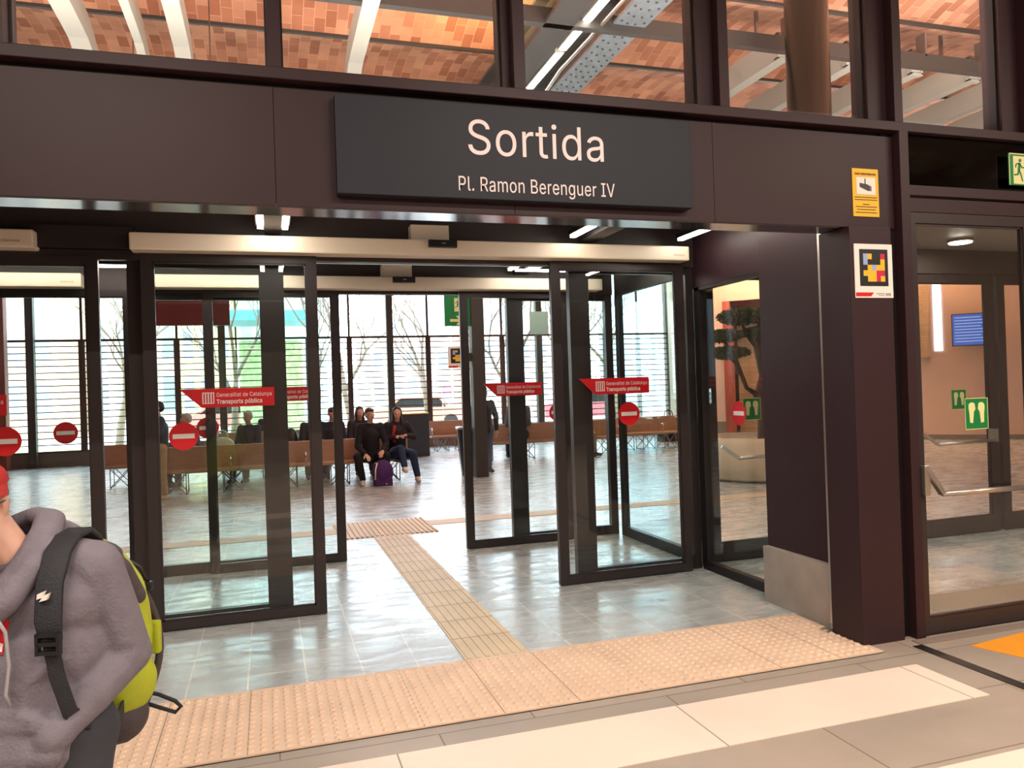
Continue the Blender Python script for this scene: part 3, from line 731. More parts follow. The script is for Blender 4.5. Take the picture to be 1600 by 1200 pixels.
# steelwork in the hall
def fin(x, w, y0, y1, zb, h, drop, label, group, y2=13.5):
    pts = []; k = 26
    mb = MB(); vs = []
    for i in range(k+1):
        yy = y0+(y2-y0)*i/k; t = max(0, min(1, (yy-y1)/2.2)); z = zb-drop*(t*t*(3-2*t))+0.0*yy
        vs += [(x-w/2, yy, z), (x+w/2, yy, z), (x+w/2, yy, z+h), (x-w/2, yy, z+h)]
    fs = [(0, 1, 2, 3), (4*k+3, 4*k+2, 4*k+1, 4*k)]
    for i in range(k):
        a = 4*i
        for j in range(4): fs.append((a+j, a+4+j, a+4+(j+1) % 4, a+(j+1) % 4))
    mb.add(vs, fs)
    f = whole('curved_fin', mb, 'fin', label, 'ceiling fin', loc=(x, y0, zb), group=group)
    f.data.polygons.foreach_set('use_smooth', [False]*len(f.data.polygons))
    part('end_rim', MB().box(x-w/2-0.015, x+w/2+0.015, y0-0.02, y0+0.05, zb-0.015, zb+0.02).box(x-w/2-0.015, x+w/2+0.015, y0-0.02, y0+0.05, zb+h-0.02, zb+h+0.015).box(x-w/2-0.015, x-w/2+0.01, y0-0.02, y0+0.05, zb, zb+h).box(x+w/2-0.01, x+w/2+0.015, y0-0.02, y0+0.05, zb, zb+h), 'fin', f)
    part('hanger_bracket', MB().box(x-w/2-0.03, x-w/2, 7.95, 8.10, zb+h*0.4, zb+h+0.12).box(x-0.02, x+0.02, y0+0.5, y0+0.54, zb+h, 6.5), 'wire', f)
for (x, w, l) in ((-3.35, 0.24, 'leftmost curved pale fin at the upper left corner'), (-1.86, 0.20, 'widest curved pale fin at the upper left'), (-1.26, 0.09, 'thin pale fin between two wide fins at the upper left'), (-0.82, 0.17, 'third visible pale fin at the upper left, right of the thin one'), (1.12, 0.17, 'single pale fin above the left half of the sign')):
    fin(x, w, 6.4, 9.3, 5.60, 0.28, 0.9, l, 'curved pale fins under the vault, left')
for i, x in enumerate((6.30, 7.35, 8.40, 9.40, 10.42, 11.45, 12.5, 13.5)):
    fin(x, 0.16, 8.22, 10.3, 5.64, 0.32, 1.0, ['first pale fin with open box end, left of the black pipe', 'pale fin just right of the black pipe', 'pale fin cut by the mullion above the corner column', 'pale fin with box end above the side door', 'pale fin further right above the side door', 'pale fin reaching the right edge of the picture', 'pale fin beyond the right edge', 'outermost pale fin beyond the right edge'][i], 'curved pale fins under the vault, right')
whole('tie_bar', MB().box(0.4, 15, 7.95, 8.05, 5.62, 5.80), 'beam', 'dark horizontal tie bar below the vault', 'beam', loc=(5, 8, 5.7))
whole('tie_bar', MB().bar((11.0, 4.3, 5.9), (9.2, 8.0, 5.7), 0.1, 0.16), 'beam', 'short slanting dark tie bar at the upper right', 'beam')
rv = whole('riveted_girder', MB().box(3.84, 4.24, 4.6, 22.3, 5.70, 5.73).box(4.02, 4.06, 4.6, 22.3, 5.73, 6.1).box(3.88, 4.20, 4.6, 22.3, 6.1, 6.13), 'riveted', 'blue grey riveted steel girder running under the vault', 'beam', loc=(4.04, 8, 5.7))
q = MB(); yy = 7.0
while yy < 11.5:
    for k in (-0.14, -0.05, 0.05, 0.14): q.lathe((4.04+k, yy+(0.05 if abs(k) < 0.1 else 0), 5.70), [(0.016, 0), (0.013, -0.009), (0.004, -0.014)], 8)
    yy += 0.17
part('rivets', q, mat('dark_rivets', (60, 66, 70), 0.5, 0.3), rv)
whole('dark_girder', MB().box(3.02, 3.36, 4.6, 22.3, 5.62, 5.66).box(3.17, 3.21, 4.6, 22.3, 5.66, 6.0).box(3.02, 3.36, 4.6, 22.3, 6.0, 6.04), 'beam', 'dark steel girder left of the bright lamp line', 'beam', loc=(3.2, 8, 5.6))
LEDH = glow('hall_led', (255, 244, 224), 22.0)
for i, (a, b) in enumerate(((4.9, 6.2), (6.3, 8.72), (8.80, 10.02), (10.1, 12.5))):
    l = whole('hall_linear_lamp', MB().box(3.46, 3.58, a, b, 5.70, 5.78), 'fin', ['linear hall lamp nearest the facade out of view', 'upper segment of the bright lamp line beside the riveted girder', 'lower segment of the bright lamp line beside the riveted girder', 'far segment of the lamp line hidden by the sill'][i], 'lamp', loc=(3.52, a, 5.7))
    part('hanger', MB().box(3.51, 3.53, (a+b)/2-0.01, (a+b)/2+0.01, 5.78, 6.6), 'wire', l)
    part('diffuser', MB().box(3.485, 3.555, a+0.02, b-0.02, 5.685, 5.70), LEDH, l)
whole('cable_tray', MB().tube([(3.70, 6.5, 5.68), (3.70, 8.3, 5.68), (3.68, 9.2, 5.67), (3.72, 10.0, 5.62), (3.70, 12, 5.62)], 0.022, 8), 'steel', 'shiny cable conduit between lamp line and riveted girder', 'conduit')
whole('black_pipe_column', MB().lathe((6.02, 7.42, 0), [(0.29, 0), (0.29, 0.03), (0.24, 0.05), (0.24, 6.5)], 36), 'pipe', 'thick glossy black pipe column rising to the vault', 'column', loc=(6.02, 7.42, 0))

# window wall
WY = 22.45
struct('wall_back_hall', MB().box(-9.3, 19.8, WY, WY+0.2, -0.2, 0.36).box(-9.3, 19.8, WY, WY+0.2, 5.5, 6.6).box(12.35, 19.8, WY, WY+0.2, 0.3, 5.6).box(-9.3, -6.95, WY, WY+0.2, 0.3, 5.6), 'sillwall', 'low sill wall and lintel of the window front', 'wall')
P0 = 3.37; PW = 1.135
tk = {0, -4, -8, 4, 8}
for k in range(-9, 9):
    x = P0+PW*k
    if k in tk:
        whole('window_column', MB().box(x-0.09, x+0.09, WY-0.22, WY-0.02, 0, 6.5), 'beam', {0: 'dark full height column behind the seated couple', -4: 'dark full height column left behind the outer left door', -8: 'dark full height column at the far left window', 4: 'dark full height column behind the inner right door', 8: 'dark full height column at the right end of the windows'}[k], 'column', loc=(x, WY-0.1, 0))
WB = 40
for k in range(-9, 8):
    x0 = P0+PW*k; x1 = x0+PW
    f = MB().box(x0-0.075, x0+0.075, WY-0.04, WY+0.03, 0.36, 3.26).box(x0-0.03, x0+0.03, WY-0.01, WY+0.05, 3.26, 5.5)
    f.box(x0, x1, WY-0.05, WY+0.03, 3.20, 3.26).box(x0, x1, WY-0.02, WY+0.1, 5.42, 5.5)
    f.box(x0, x1, WY-0.02, WY+0.10, 0.36, 0.40)
    wd = struct('window_%d' % (WB+k+9), f, 'slat', 'tall window bay of the far front with dark louvres below', 'window')
    wd['group'] = 'window bays of the far front'
    s_ = MB(); z = 0.56
    while z < 3.15: s_.box(x0+0.07, x1-0.07, WY-0.03, WY+0.02, z-0.013, z+0.013); z += 0.168
    part('louvres', s_, 'slat', wd)
    part('pane', MB().box(x0+0.03, x1-0.03, WY+0.06, WY+0.07, 0.40, 5.42), 'glasswin', wd)
# left portal wall with upright fins
lw = struct('wall_left_portal', MB().box(-6.95, -6.36, 15.0, 22.4, 0, 0.9), 'sillwall', 'low part of the portal at the left end of the hall', 'wall')
for i in range(7):
    yy = 16.0+i*1.0
    whole('portal_fin', MB().box(-6.35, -6.20, yy, yy+0.30, 0, 4.6, b=0.01), 'redframe', 'upright red brown portal fin at the left edge of the hall', 'fin', loc=(-6.3, yy, 0), group='upright portal fins at the left')
pf = mat('pale_blue_panel', (160, 186, 206), 0.3)
for i in range(6):
    whole('pale_blue_board', MB().box(-6.35, -6.32, 16.3+i, 17.0+i, 1.4, 4.5), pf, 'pale blue board between two red brown portal fins', 'board', loc=(-6.34, 16.6+i, 1.4), group='pale blue portal panels')
whole('round_sign', MB().cyl((-6.33, 19.65, 4.0), 0.30, 0.05, 32, 'x'), 'chrome', 'round silver sign on the pale blue panel at the left edge', 'sign')

# hall column with flag signs
whole('hall_column', MB().box(3.60, 3.84, 13.82, 14.05, 0, 6.5, b=0.005), 'beam', 'slim dark hall column beside the litter bin', 'column', loc=(3.72, 13.9, 0))
ex = whole('hanging_exit_sign', MB().box(3.12, 3.60, 13.90, 13.94, 2.80, 3.52), 'green', 'tall green exit sign with figure and arrow on the hall column', 'sign', loc=(3.4, 13.9, 2.8))
running_man(ex, 3.26, 3.06, 13.90, 1.35)
part('arrow', MB().prism([(3.22, 2.93), (3.38, 2.93), (3.33, 2.99), (3.38, 2.99), (3.48, 2.905), (3.38, 2.82), (3.33, 2.82), (3.38, 2.88), (3.22, 2.88)], 13.895, 13.90), 'photolum', ex)
part('pictogram', MB().box(3.26, 3.44, 13.895, 13.90, 3.38, 3.48), 'photolum', ex)
colour_code('hall_colour_code_sign', 3.16, 3.58, 2.03, 2.43, 13.93, 'colour code plate fixed to the hall column below the exit sign', (3.37, 13.93, 2.03))
part('bracket', MB().box(3.56, 3.62, 13.90, 13.95, 2.15, 2.3), 'beam', bpy.data.objects['hall_colour_code_sign'])
hs = whole('hanging_board', MB().box(-1.56, -0.42, 9.96, 10.02, 2.50, 2.80, b=0.004), mat('wine_red_board', (122, 44, 58), 0.35), 'wine red board hanging behind the outer left door leaf', 'sign', loc=(-1.0, 10, 2.5))
part('hanging_rods', MB().tube([(-1.4, 9.99, 2.80), (-1.4, 9.99, 6.55)], 0.008, 6).tube([(-0.55, 9.99, 2.80), (-0.55, 9.99, 6.55)], 0.008, 6), 'wire', hs)

# ------------------------------------------------------------------ benches
def wire_leg(mb, x, y):
    for sy in (-1, 1):
        a = (x-0.16, y+sy*0.20, 0.0); b = (x+0.16, y+sy*0.20, 0.36); c = (x+0.16, y+sy*0.20, 0.0); d = (x-0.16, y+sy*0.20, 0.36)
        mb.tube([a, b], 0.009, 6).tube([c, d], 0.009, 6).tube([a, d], 0.009, 6).tube([c, b], 0.009, 6)
    mb.tube([(x-0.16, y-0.20, 0.01), (x-0.16, y+0.20, 0.01)], 0.009, 6).tube([(x+0.16, y-0.20, 0.01), (x+0.16, y+0.20, 0.01)], 0.009, 6)
def make_bench(n, label, legs_n):
    """back to back bench; local frame: along x, centre at origin"""
    t = thing('waiting_bench', label, 'bench', group=None)
    L = n*0.62
    part('backrest', MB().box(-L/2, L/2, -0.025, 0.025, 0.40, 0.80, b=0.008), 'wood', t, world=False)
    for sy in (-1, 1):
        part('seat', MB().box(-L/2, L/2, sy*0.04, sy*0.46, 0.385, 0.425, b=0.008), 'wood', t, world=False)
    part('bearer_rail', MB().box(-L/2+0.05, L/2-0.05, -0.02, 0.02, 0.34, 0.385), 'wire', t, world=False)
    for i in range(legs_n):
        x = -L/2+0.35+(L-0.7)*i/(legs_n-1)
        q = MB(); wire_leg(q, x, 0); part('leg', q, 'wire', t, world=False)
    for i in range(0, n+1, 2):
        x = -L/2+0.62*i
        x = max(-L/2+0.03, min(L/2-0.03, x))
        q = MB().tube([(x, -0.12, 0.42), (x, -0.12, 0.60), (x, -0.16, 0.62), (x, -0.34, 0.62), (x, -0.38, 0.60), (x, -0.38, 0.42)], 0.012, 6)
        part('armrest', q, 'chrome', t, world=False)
    return t
b1 = make_bench(7, 'front brown bench carrying the seated couple at its right end', 5)
b1.location = (0.28, 14.45, 0)
b2 = copy_thing(b1, (-0.9, 16.35, 0), 0, 'second brown bench row behind the couple, at the left')
b3 = make_bench(6, 'brown bench right of the litter bin where the capped person sits', 4); b3.location = (6.15, 17.1, 0)
b4 = make_bench(3, 'short brown bench seen through the niche side at the right', 3); b4.location = (9.0, 17.6, 0)
b5 = make_bench(3, 'short brown bench by the windows left of the litter bin', 3); b5.location = (5.0, 20.6, 0)
b6 = copy_thing(b3, (0.6, 19.4, 0), 0, 'rearmost brown bench near the windows behind the couple')
# litter bin
bn = whole('litter_bin', MB().lathe((3.66, 14.35, 0), [(0.20, 0), (0.205, 0.02), (0.285, 0.88), (0.285, 0.90), (0.22, 0.91), (0.21, 0.86), (0.02, 0.85)], 32), 'black', 'black tapered litter bin with chrome rim beside the hall column', 'bin', loc=(3.66, 14.35, 0))
part('rim', MB().lathe((3.66, 14.35, 0), [(0.293, 0.885), (0.30, 0.90), (0.293, 0.925), (0.23, 0.93), (0.225, 0.905), (0.225, 0.89)], 32), 'chrome', bn, 'chrome rim')
part('side_strip', MB().bar((3.465, 14.30, 0.02), (3.385, 14.30, 0.88), 0.03, 0.012, (0, 1, 0)), 'steel', bn)
# dark kiosk behind the couple
kb = whole('dark_info_pylon', MB().box(3.12, 3.82, 19.2, 19.6, 0, 1.06, b=0.01), mat('slate_panel', (52, 56, 66), 0.4), 'dark slate box pylon behind the seated woman', 'pylon', loc=(3.5, 19.4, 0))
part('yellow_cap', MB().box(3.12, 3.82, 19.18, 19.62, 1.06, 1.08), 'yellow', kb)
whole('drink_bottle', MB().lathe((2.70, 14.9, 0), [(0.035, 0), (0.035, 0.15), (0.014, 0.19), (0.014, 0.22)], 16), 'steel', 'silver bottle standing on the floor right of the woman', 'bottle', loc=(2.7, 14.9, 0))
# back bins and suitcase stand right
whole('grey_waste_station', MB().box(10.75, 11.45, 18.5, 18.9, 0, 1.05, b=0.02).box(10.85, 11.15, 18.48, 18.5, 0.75, 0.9), mat('slate_bins', (70, 78, 84), 0.5), 'slate grey waste station by the peach wall', 'bin', loc=(11.2, 18.75, 0))
sc_ = whole('dark_holdall', MB().ell((10.6, 19.3, 0.36), (0.42, 0.3, 0.34)).box(10.3, 10.95, 19.15, 19.45, 0.0, 0.3, b=0.03), 'black', 'dark holdall standing at the end of the window front', 'bag', loc=(10.6, 19.3, 0))
part('handle', MB().tube([(10.45, 19.3, 0.66), (10.5, 19.3, 0.84), (10.6, 19.3, 0.88), (10.7, 19.3, 0.84), (10.75, 19.3, 0.66)], 0.015, 8), 'black', sc_)

# ------------------------------------------------------------------ kiosk wall at the right, along a diagonal
KA = Vector((11.55, 19.35, 0)); KD = Vector((1, -0.965, 0)).normalized(); KN = Vector((KD.y, -KD.x, 0))
KM = Matrix(((KD.x, -KN.x, 0, KA.x), (KD.y, -KN.y, 0, KA.y), (0, 0, 1, 0), (0, 0, 0, 1)))   # local x along the wall, local y away from viewer
mb = MB()
mb.box(-0.35, 0.79, 0, 0.2, 0, 4.9, m=KM).box(2.75, 11.3, 0, 0.2, 0, 4.9, m=KM).box(0.79, 2.75, 0, 0.2, 3.84, 4.9, m=KM)
struct('wall_kiosk', mb, 'peach', 'smooth peach kiosk wall at the right of the hall', 'wall')
struct('wall_kiosk_return', MB().bar((11.38, 19.72, 3.25), (12.45, 22.4, 3.25), 0.12, 6.5), mat('beige_plaster', (214, 196, 176), 0.8), 'beige return wall between window front and peach wall', 'wall')
struct('baseboard_kiosk', MB().box(-0.35, 0.79, -0.01, 0.0, 0, 0.5, m=KM).box(2.75, 11, -0.01, 0.0, 0, 0.12, m=KM), mat('grey_skirting', (120, 116, 112), 0.6), 'grey skirting of the peach wall', 'baseboard')
whole('doorway_surround', MB().box(0.79, 0.99, -0.03, 0.45, 0.0, 3.84, m=KM).box(0.99, 2.74, 0.3, 0.45, 3.74, 3.84, m=KM), 'redframe', 'red brown portal frame in the peach wall behind the bonsai', 'frame')
orangeceil = mat('orange_slatted_wood', (238, 186, 142), 0.6, var=0.1, vscale=12, stretch=(1, 12, 1))
struct('ceiling_kiosk', MB().box(-0.35, 11.2, -1.3, 3.0, 4.90, 4.98, m=KM), orangeceil, 'orange slatted ceiling over the kiosk', 'ceiling')
whole('brick_pillar', MB().box(0.95, 1.75, 1.2, 1.9, 0, 4.85, m=KM), 'brick', 'pale brick pillar inside the portal behind the bonsai', 'pillar', loc=(13.3, 19.6, 0))
whole('brick_pillar', MB().box(5.50, 5.84, -0.35, 0.0, 2.05, 4.88, m=KM), 'brick', 'orange lit brick pier beside the bright slit behind the side door', 'pillar')
whole('portal_window', MB().box(1.78, 2.3, 1.3, 1.4, 0, 4.8, m=KM).box(2.62, 2.72, 1.3, 1.4, 0, 4.8, m=KM).box(3.5, 3.6, 1.3, 1.4, 0, 4.8, m=KM).box(1.78, 3.6, 1.3, 1.4, 0, 0.15, m=KM).box(1.78, 3.6, 1.3, 1.4, 2.9, 3.1, m=KM), 'framedark', 'dark framed glazing inside the portal', 'glazing')
# curved lamps under the kiosk ceiling
def lamp_ring(name, pts, label):
    whole(name, MB().tube(pts, 0.03, 8), LEDH, label, 'lamp', group=None)
lamp_ring('curved_lamp', [KM @ Vector((0.6+0.4*i, -1.0-0.35*math.sin(i*0.75), 4.5)) for i in range(9)], 'curved bright lamp line above the bonsai')
lamp_ring('curved_lamp', [KM @ Vector((0.9+0.4*i, -1.7-0.25*math.sin(i*0.75+0.6), 4.6)) for i in range(9)], 'second curved lamp line in front of the first above the bonsai')
# departure screens on the kiosk wall, right
def screen(x, z, w, h, m_, label, yoff=-0.25, tilt=0):
    s_ = whole('wall_screen', MB().box(x-0.02, x+w+0.02, yoff-0.05, yoff, z-0.02, z+h+0.02, m=KM), 'black', label, 'screen')
    part('display', MB().box(x, x+w, yoff-0.055, yoff-0.05, z, z+h, m=KM), m_, s_)
    part('mounting_arm', MB().box(x+w/2-0.04, x+w/2+0.04, yoff, 0.0, z+h/2-0.04, z+h/2+0.04, m=KM), 'framedark', s_)
    return s_
s1 = screen(6.33, 2.30, 0.78, 0.74, glow('blue_screen', (84, 108, 196), 0.75), 'lit blue departure screen on the peach wall behind the side door')
q = MB()
for i in range(9): q.box(6.37, 6.92+0.15*((i*7) % 3)/3, -0.3065, -0.305, 2.96-i*0.072, 2.975-i*0.072, m=KM)
part('timetable_lines', q, glow('screen_lines', (190, 205, 240), 0.9), s1)
whole('light_slit', MB().box(5.94, 6.12, -0.03, 0.0, 2.2, 3.9, m=KM), glow('bright_window_slit', (240, 246, 255), 2.6), 'bright narrow window slit beside the brick pier', 'window')

# ------------------------------------------------------------------ planter with cloud pruned tree
px_, py_ = 7.83, 11.15
pl_ = whole('round_planter', MB().lathe((px_, py_, 0), [(0.80, 0.0), (0.95, 0.06), (1.02, 0.35), (0.98, 0.62), (0.90, 0.70), (0.86, 0.70), (0.84, 0.62), (0.02, 0.60)], 48), mat('cream_planter', (222, 208, 184), 0.6), 'big round cream planter behind the side glass', 'planter', loc=(px_, py_, 0))
tr = thing('cloud_pruned_tree', 'cloud pruned bonsai tree growing from the round cream planter', 'tree', (px_+0.12, py_, 0.6))
q = MB()
tk_ = [(px_+0.12, py_, 0.58), (px_+0.10, py_, 0.95), (px_+0.0, py_-0.02, 1.3), (px_+0.14, py_, 1.7), (px_+0.02, py_, 2.15), (px_+0.08, py_, 2.6)]
q.tube(tk_, 0.1, 10, [0.15, 0.12, 0.11, 0.10, 0.08, 0.05])
br_ = [((px_+0.0, py_-0.02, 1.35), (px_-0.30, py_-0.1, 1.50), (px_-0.48, py_-0.1, 1.95), (px_-0.70, py_-0.1, 2.30)),
       ((px_-0.42, py_-0.1, 1.75), (px_-0.52, py_-0.15, 1.92), (px_-0.66, py_-0.15, 2.02)),
       ((px_+0.14, py_, 1.7), (px_+0.4, py_-0.1, 1.9), (px_+0.60, py_-0.1, 2.15)),
       ((px_+0.02, py_, 2.15), (px_-0.2, py_, 2.4), (px_-0.3, py_, 2.62)), ((px_+0.10, py_, 0.9), (px_+0.3, py_-0.1, 1.3), (px_+0.42, py_-0.1, 1.68))]
for b_ in br_: q.tube(b_, 0.04, 8, [0.055]+[0.035]*(len(b_)-2)+[0.02])
part('trunk', q, mat('dark_bark', (66, 54, 46), 0.85, bump=0.5, bscale=30), tr)
def leafy(name, c, rad, n, size, m_, parent, seed):
    rnd = random.Random(seed); q = MB()
    for i in range(n):
        while True:
            v = Vector((rnd.uniform(-1, 1), rnd.uniform(-1, 1), rnd.uniform(-1, 1)))
            if 0.3 < v.length < 1: break
        p = Vector(c)+Vector((v.x*rad[0], v.y*rad[1], v.z*rad[2]))
        R = Euler((rnd.uniform(-1, 1), rnd.uniform(-1, 1), rnd.uniform(0, 6.3))).to_matrix()
        s_ = size*rnd.uniform(0.6, 1.3)
        q.add([p+R@Vector(t) for t in ((-s_, 0, 0), (0, -s_*0.4, 0.01), (s_, 0, 0), (0, s_*0.4, 0.01))], [(0, 1, 2, 3)])
    return part(name, q, m_, parent) if parent is not None else q
needle = mat('dark_needles', (66, 84, 60), 0.8, var=0.3, vscale=9)
for i, (c, r_) in enumerate((((px_-0.72, py_-0.1, 2.36), (0.36, 0.32, 0.11)), ((px_-0.66, py_-0.15, 2.08), (0.38, 0.32, 0.11)), ((px_-0.30, py_, 2.68), (0.42, 0.36, 0.14)), ((px_+0.22, py_, 2.70), (0.42, 0.36, 0.14)), ((px_+0.1, py_, 2.42), (0.38, 0.32, 0.11)), ((px_+0.62, py_-0.1, 2.20), (0.42, 0.36, 0.14)), ((px_+0.45, py_-0.1, 1.75), (0.30, 0.28, 0.12)))):
    leafy('foliage_cloud', c, r_, 1500, 0.035, needle, tr, 30+i)

# ------------------------------------------------------------------ outside, beyond the windows
struct('floor_outside', MB().box(-60, 90, 22.65, 120, -0.3, -0.05), mat('pale_street', (200, 196, 190), 0.9, var=0.06, vscale=0.4), 'pale street and pavement outside', 'ground')
tag(MB().box(-30, 45, 26.2, 30.0, -0.05, 0.03).build('lawn', mat('spring_grass', (150, 170, 70), 0.9, var=0.2, vscale=2)), 'strip of green lawn outside the windows', 'grass', kind='stuff')
bark = mat('pale_bark', (120, 106, 94), 0.9)
def bare_tree(x, y, h, seed, label):
    rnd = random.Random(seed); q = MB()
    def grow(p, d, L, r, lvl):
        pts = [p]; cur = Vector(p); dd = Vector(d)
        for i in range(3):
            dd = (dd+Vector((rnd.uniform(-.18, .18), rnd.uniform(-.18, .18), rnd.uniform(-.05, .12)))).normalized()
            cur = cur+dd*L/3; pts.append(cur.copy())
        q.tube(pts, r, 6 if lvl < 2 else 4, [r, r*0.85, r*0.72, r*0.6], cap=lvl == 0)
        if lvl < 4:
            for i in range(3 if lvl < 3 else 4):
                a = rnd.uniform(0, 6.28); s_ = rnd.uniform(0.35, 0.75)
                nd = (dd+Vector((math.cos(a)*s_, math.sin(a)*s_, rnd.uniform(-0.05, 0.35)))).normalized()
                grow(pts[-1] if i else pts[2], nd, L*rnd.uniform(0.62, 0.8), r*0.55, lvl+1)
    grow((x, y, -0.05), Vector((0, 0, 1)), h*0.33, h*0.02, 0)
    whole('bare_tree', q, bark, label, 'tree', loc=(x, y, 0))
for i, (x, y, h, l) in enumerate(((-1.2, 27.5, 7.0, 'bare tree outside left of the outer left door stile'), (1.6, 28.5, 7.5, 'bare tree outside behind the gap between the left door leaves'), (3.1, 30.5, 8, 'bare tree outside in the middle of the opening'), (5.6, 28, 6.5, 'bare tree outside just left of the green exit sign'), (8.4, 27.5, 7, 'bare tree outside behind the inner right door'), (11.2, 28, 6.5, 'bare tree outside behind the vestibule side glass'), (14.2, 30, 7.5, 'bare tree outside at the right end of the windows'), (-5.2, 31, 8, 'bare tree outside at the far left window'))):
    bare_tree(x, y, h, 70+i, l)
def building(name, x0, x1, y, h, rgb, label, rows=3, cols=5, win=(150, 170, 185)):
    b = thing(name, label, 'building', ((x0+x1)/2, y, 0))
    part('wall', MB().box(x0, x1, y, y+8, -0.1, h), mat(name+'_render', rgb, 0.9), b)
    wm = mat('far_glass', win, 0.2)
    for r_ in range(rows):
        for c in range(cols):
            xx = x0+(x1-x0)*(c+0.5)/cols; zz = 1.0+(h-1.6)*r_/rows; ww = (x1-x0)/cols*0.28; hh = (h-1.6)/rows*0.33
            w_ = part('window', MB().box(xx-ww, xx+ww, y-0.05, y+0.02, zz, zz+2*hh), wm, b)
    part('cornice', MB().box(x0-0.2, x1+0.2, y-0.25, y, h-0.25, h), mat('cornice_stone', (214, 206, 196), 0.9), b)
building('beige_block', -12.6, -9.2, 40, 11, (222, 188, 160), 'beige brick block outside at the far left', 4, 3)
building('white_block', -9.0, -4.6, 46, 13, (236, 232, 224), 'white block outside left of the yellow one', 4, 4)
building('yellow_block', -4.4, -1.8, 44, 9.5, (240, 226, 150), 'pale yellow house outside behind the left frames', 3, 3)
building('turquoise_block', -1.6, 3.4, 48, 10, (176, 224, 214), 'pale turquoise block outside behind the wine red board', 4, 5)
building('cream_house', 6.5, 12.0, 52, 8, (240, 220, 200), 'cream house outside behind the couple', 3, 5)
building('pink_house', 13.5, 21.0, 50, 8.5, (240, 206, 196), 'pinkish house outside behind the exit sign', 3, 6)
building('blue_glass_block', 24.0, 33.0, 46, 12, (170, 214, 228), 'light blue block outside behind the vestibule side glass', 5, 7)
hg = thing('clipped_hedge', 'bright green hedge outside behind the red tag of the outer left door', 'hedge', (0.4, 33, 0))
part('green_mass', MB().box(-1.1, 1.4, 33.0, 34.0, -0.05, 3.9, b=0.15), mat('hedge_green', (166, 186, 134), 0.9, var=0.35, vscale=5), hg)
whole('teal_canopy', MB().box(-2.1, 1.8, 31.6, 34.6, 4.6, 5.0), mat('teal_canopy_paint', (90, 150, 166), 0.6), 'teal canopy roof above the green hedge outside', 'canopy')
def car(x, y, rgb, label):
    c = thing('parked_car', label, 'car', (x, y, 0))
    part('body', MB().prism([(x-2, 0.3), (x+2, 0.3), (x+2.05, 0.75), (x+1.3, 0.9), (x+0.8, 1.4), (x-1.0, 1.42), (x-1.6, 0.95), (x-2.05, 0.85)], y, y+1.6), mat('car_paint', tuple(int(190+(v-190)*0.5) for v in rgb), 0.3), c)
    part('side_glass', MB().prism([(x+1.05, 0.92), (x+0.72, 1.32), (x-0.95, 1.34), (x-1.4, 0.95)], y-0.01, y), 'black', c)
    for s_ in (-1.25, 1.25): part('wheel', MB().cyl((x+s_, y-0.04, 0.27), 0.32, 0.2, 20, 'y'), 'black', c)
car(13.2, 31.0, (206, 40, 70), 'red parked car outside behind the no entry disc of the outer right door')
car(-1.5, 36.5, (200, 70, 50), 'red parked car outside left behind the bench')
car(6.4, 33.5, (210, 90, 60), 'orange red parked car outside behind the seated woman')
pk = whole('pink_banner', MB().box(7.28, 7.66, 33.2, 33.3, 1.35, 1.85), mat('pink_fabric', (236, 130, 170), 0.8), 'pink banner on a pole outside right of the hall column', 'banner')
part('pole', MB().tube([(7.25, 33.25, -0.05), (7.25, 33.25, 1.95)], 0.03, 8), 'steel', pk)
# ------------------------------------------------------------------ people
def hand_lumps(mb, wrist, tip_dir, palm_side, s=1.0, curl=0.5):
    """palm, four unequal bent fingers and a side thumb"""
    w = Vector(wrist); d = Vector(tip_dir).normalized(); n_ = Vector(palm_side).normalized(); n_ = (n_-d*n_.dot(d)).normalized(); sd = d.cross(n_)
    mb.cap(w, 0.024*s, w+d*0.035*s, 0.026*s, 8)
    for k in (-0.026, -0.009, 0.009, 0.026): mb.cap(w+d*0.02*s+sd*k*0.7*s, 0.014*s, w+d*0.08*s+sd*k*s, 0.0115*s, 8)
    for k, L in ((-0.027, 0.060), (-0.009, 0.074), (0.009, 0.070), (0.027, 0.054)):
        a = w+d*0.082*s+sd*k*s
        d1 = (d+n_*curl*0.6).normalized(); d2 = (d+n_*curl*1.8).normalized(); d3 = (d*0.6+n_*curl*2.6).normalized()
        b = a+d1*L*0.45*s; c = b+d2*L*0.32*s; e = c+d3*L*0.25*s
        mb.cap(a, 0.0098*s, b, 0.0092*s, 8); mb.cap(b, 0.0092*s, c, 0.0085*s, 8); mb.cap(c, 0.0085*s, e, 0.0075*s, 8)
    a = w+d*0.025*s-sd*0.024*s; b = a+(d*0.7-sd*0.8+n_*0.3).normalized()*0.036*s; c = b+(d*1.0-sd*0.2+n_*0.5).normalized()*0.032*s
    mb.cap(a, 0.0135*s, b, 0.011*s, 8); mb.cap(b, 0.011*s, c, 0.009*s, 8)

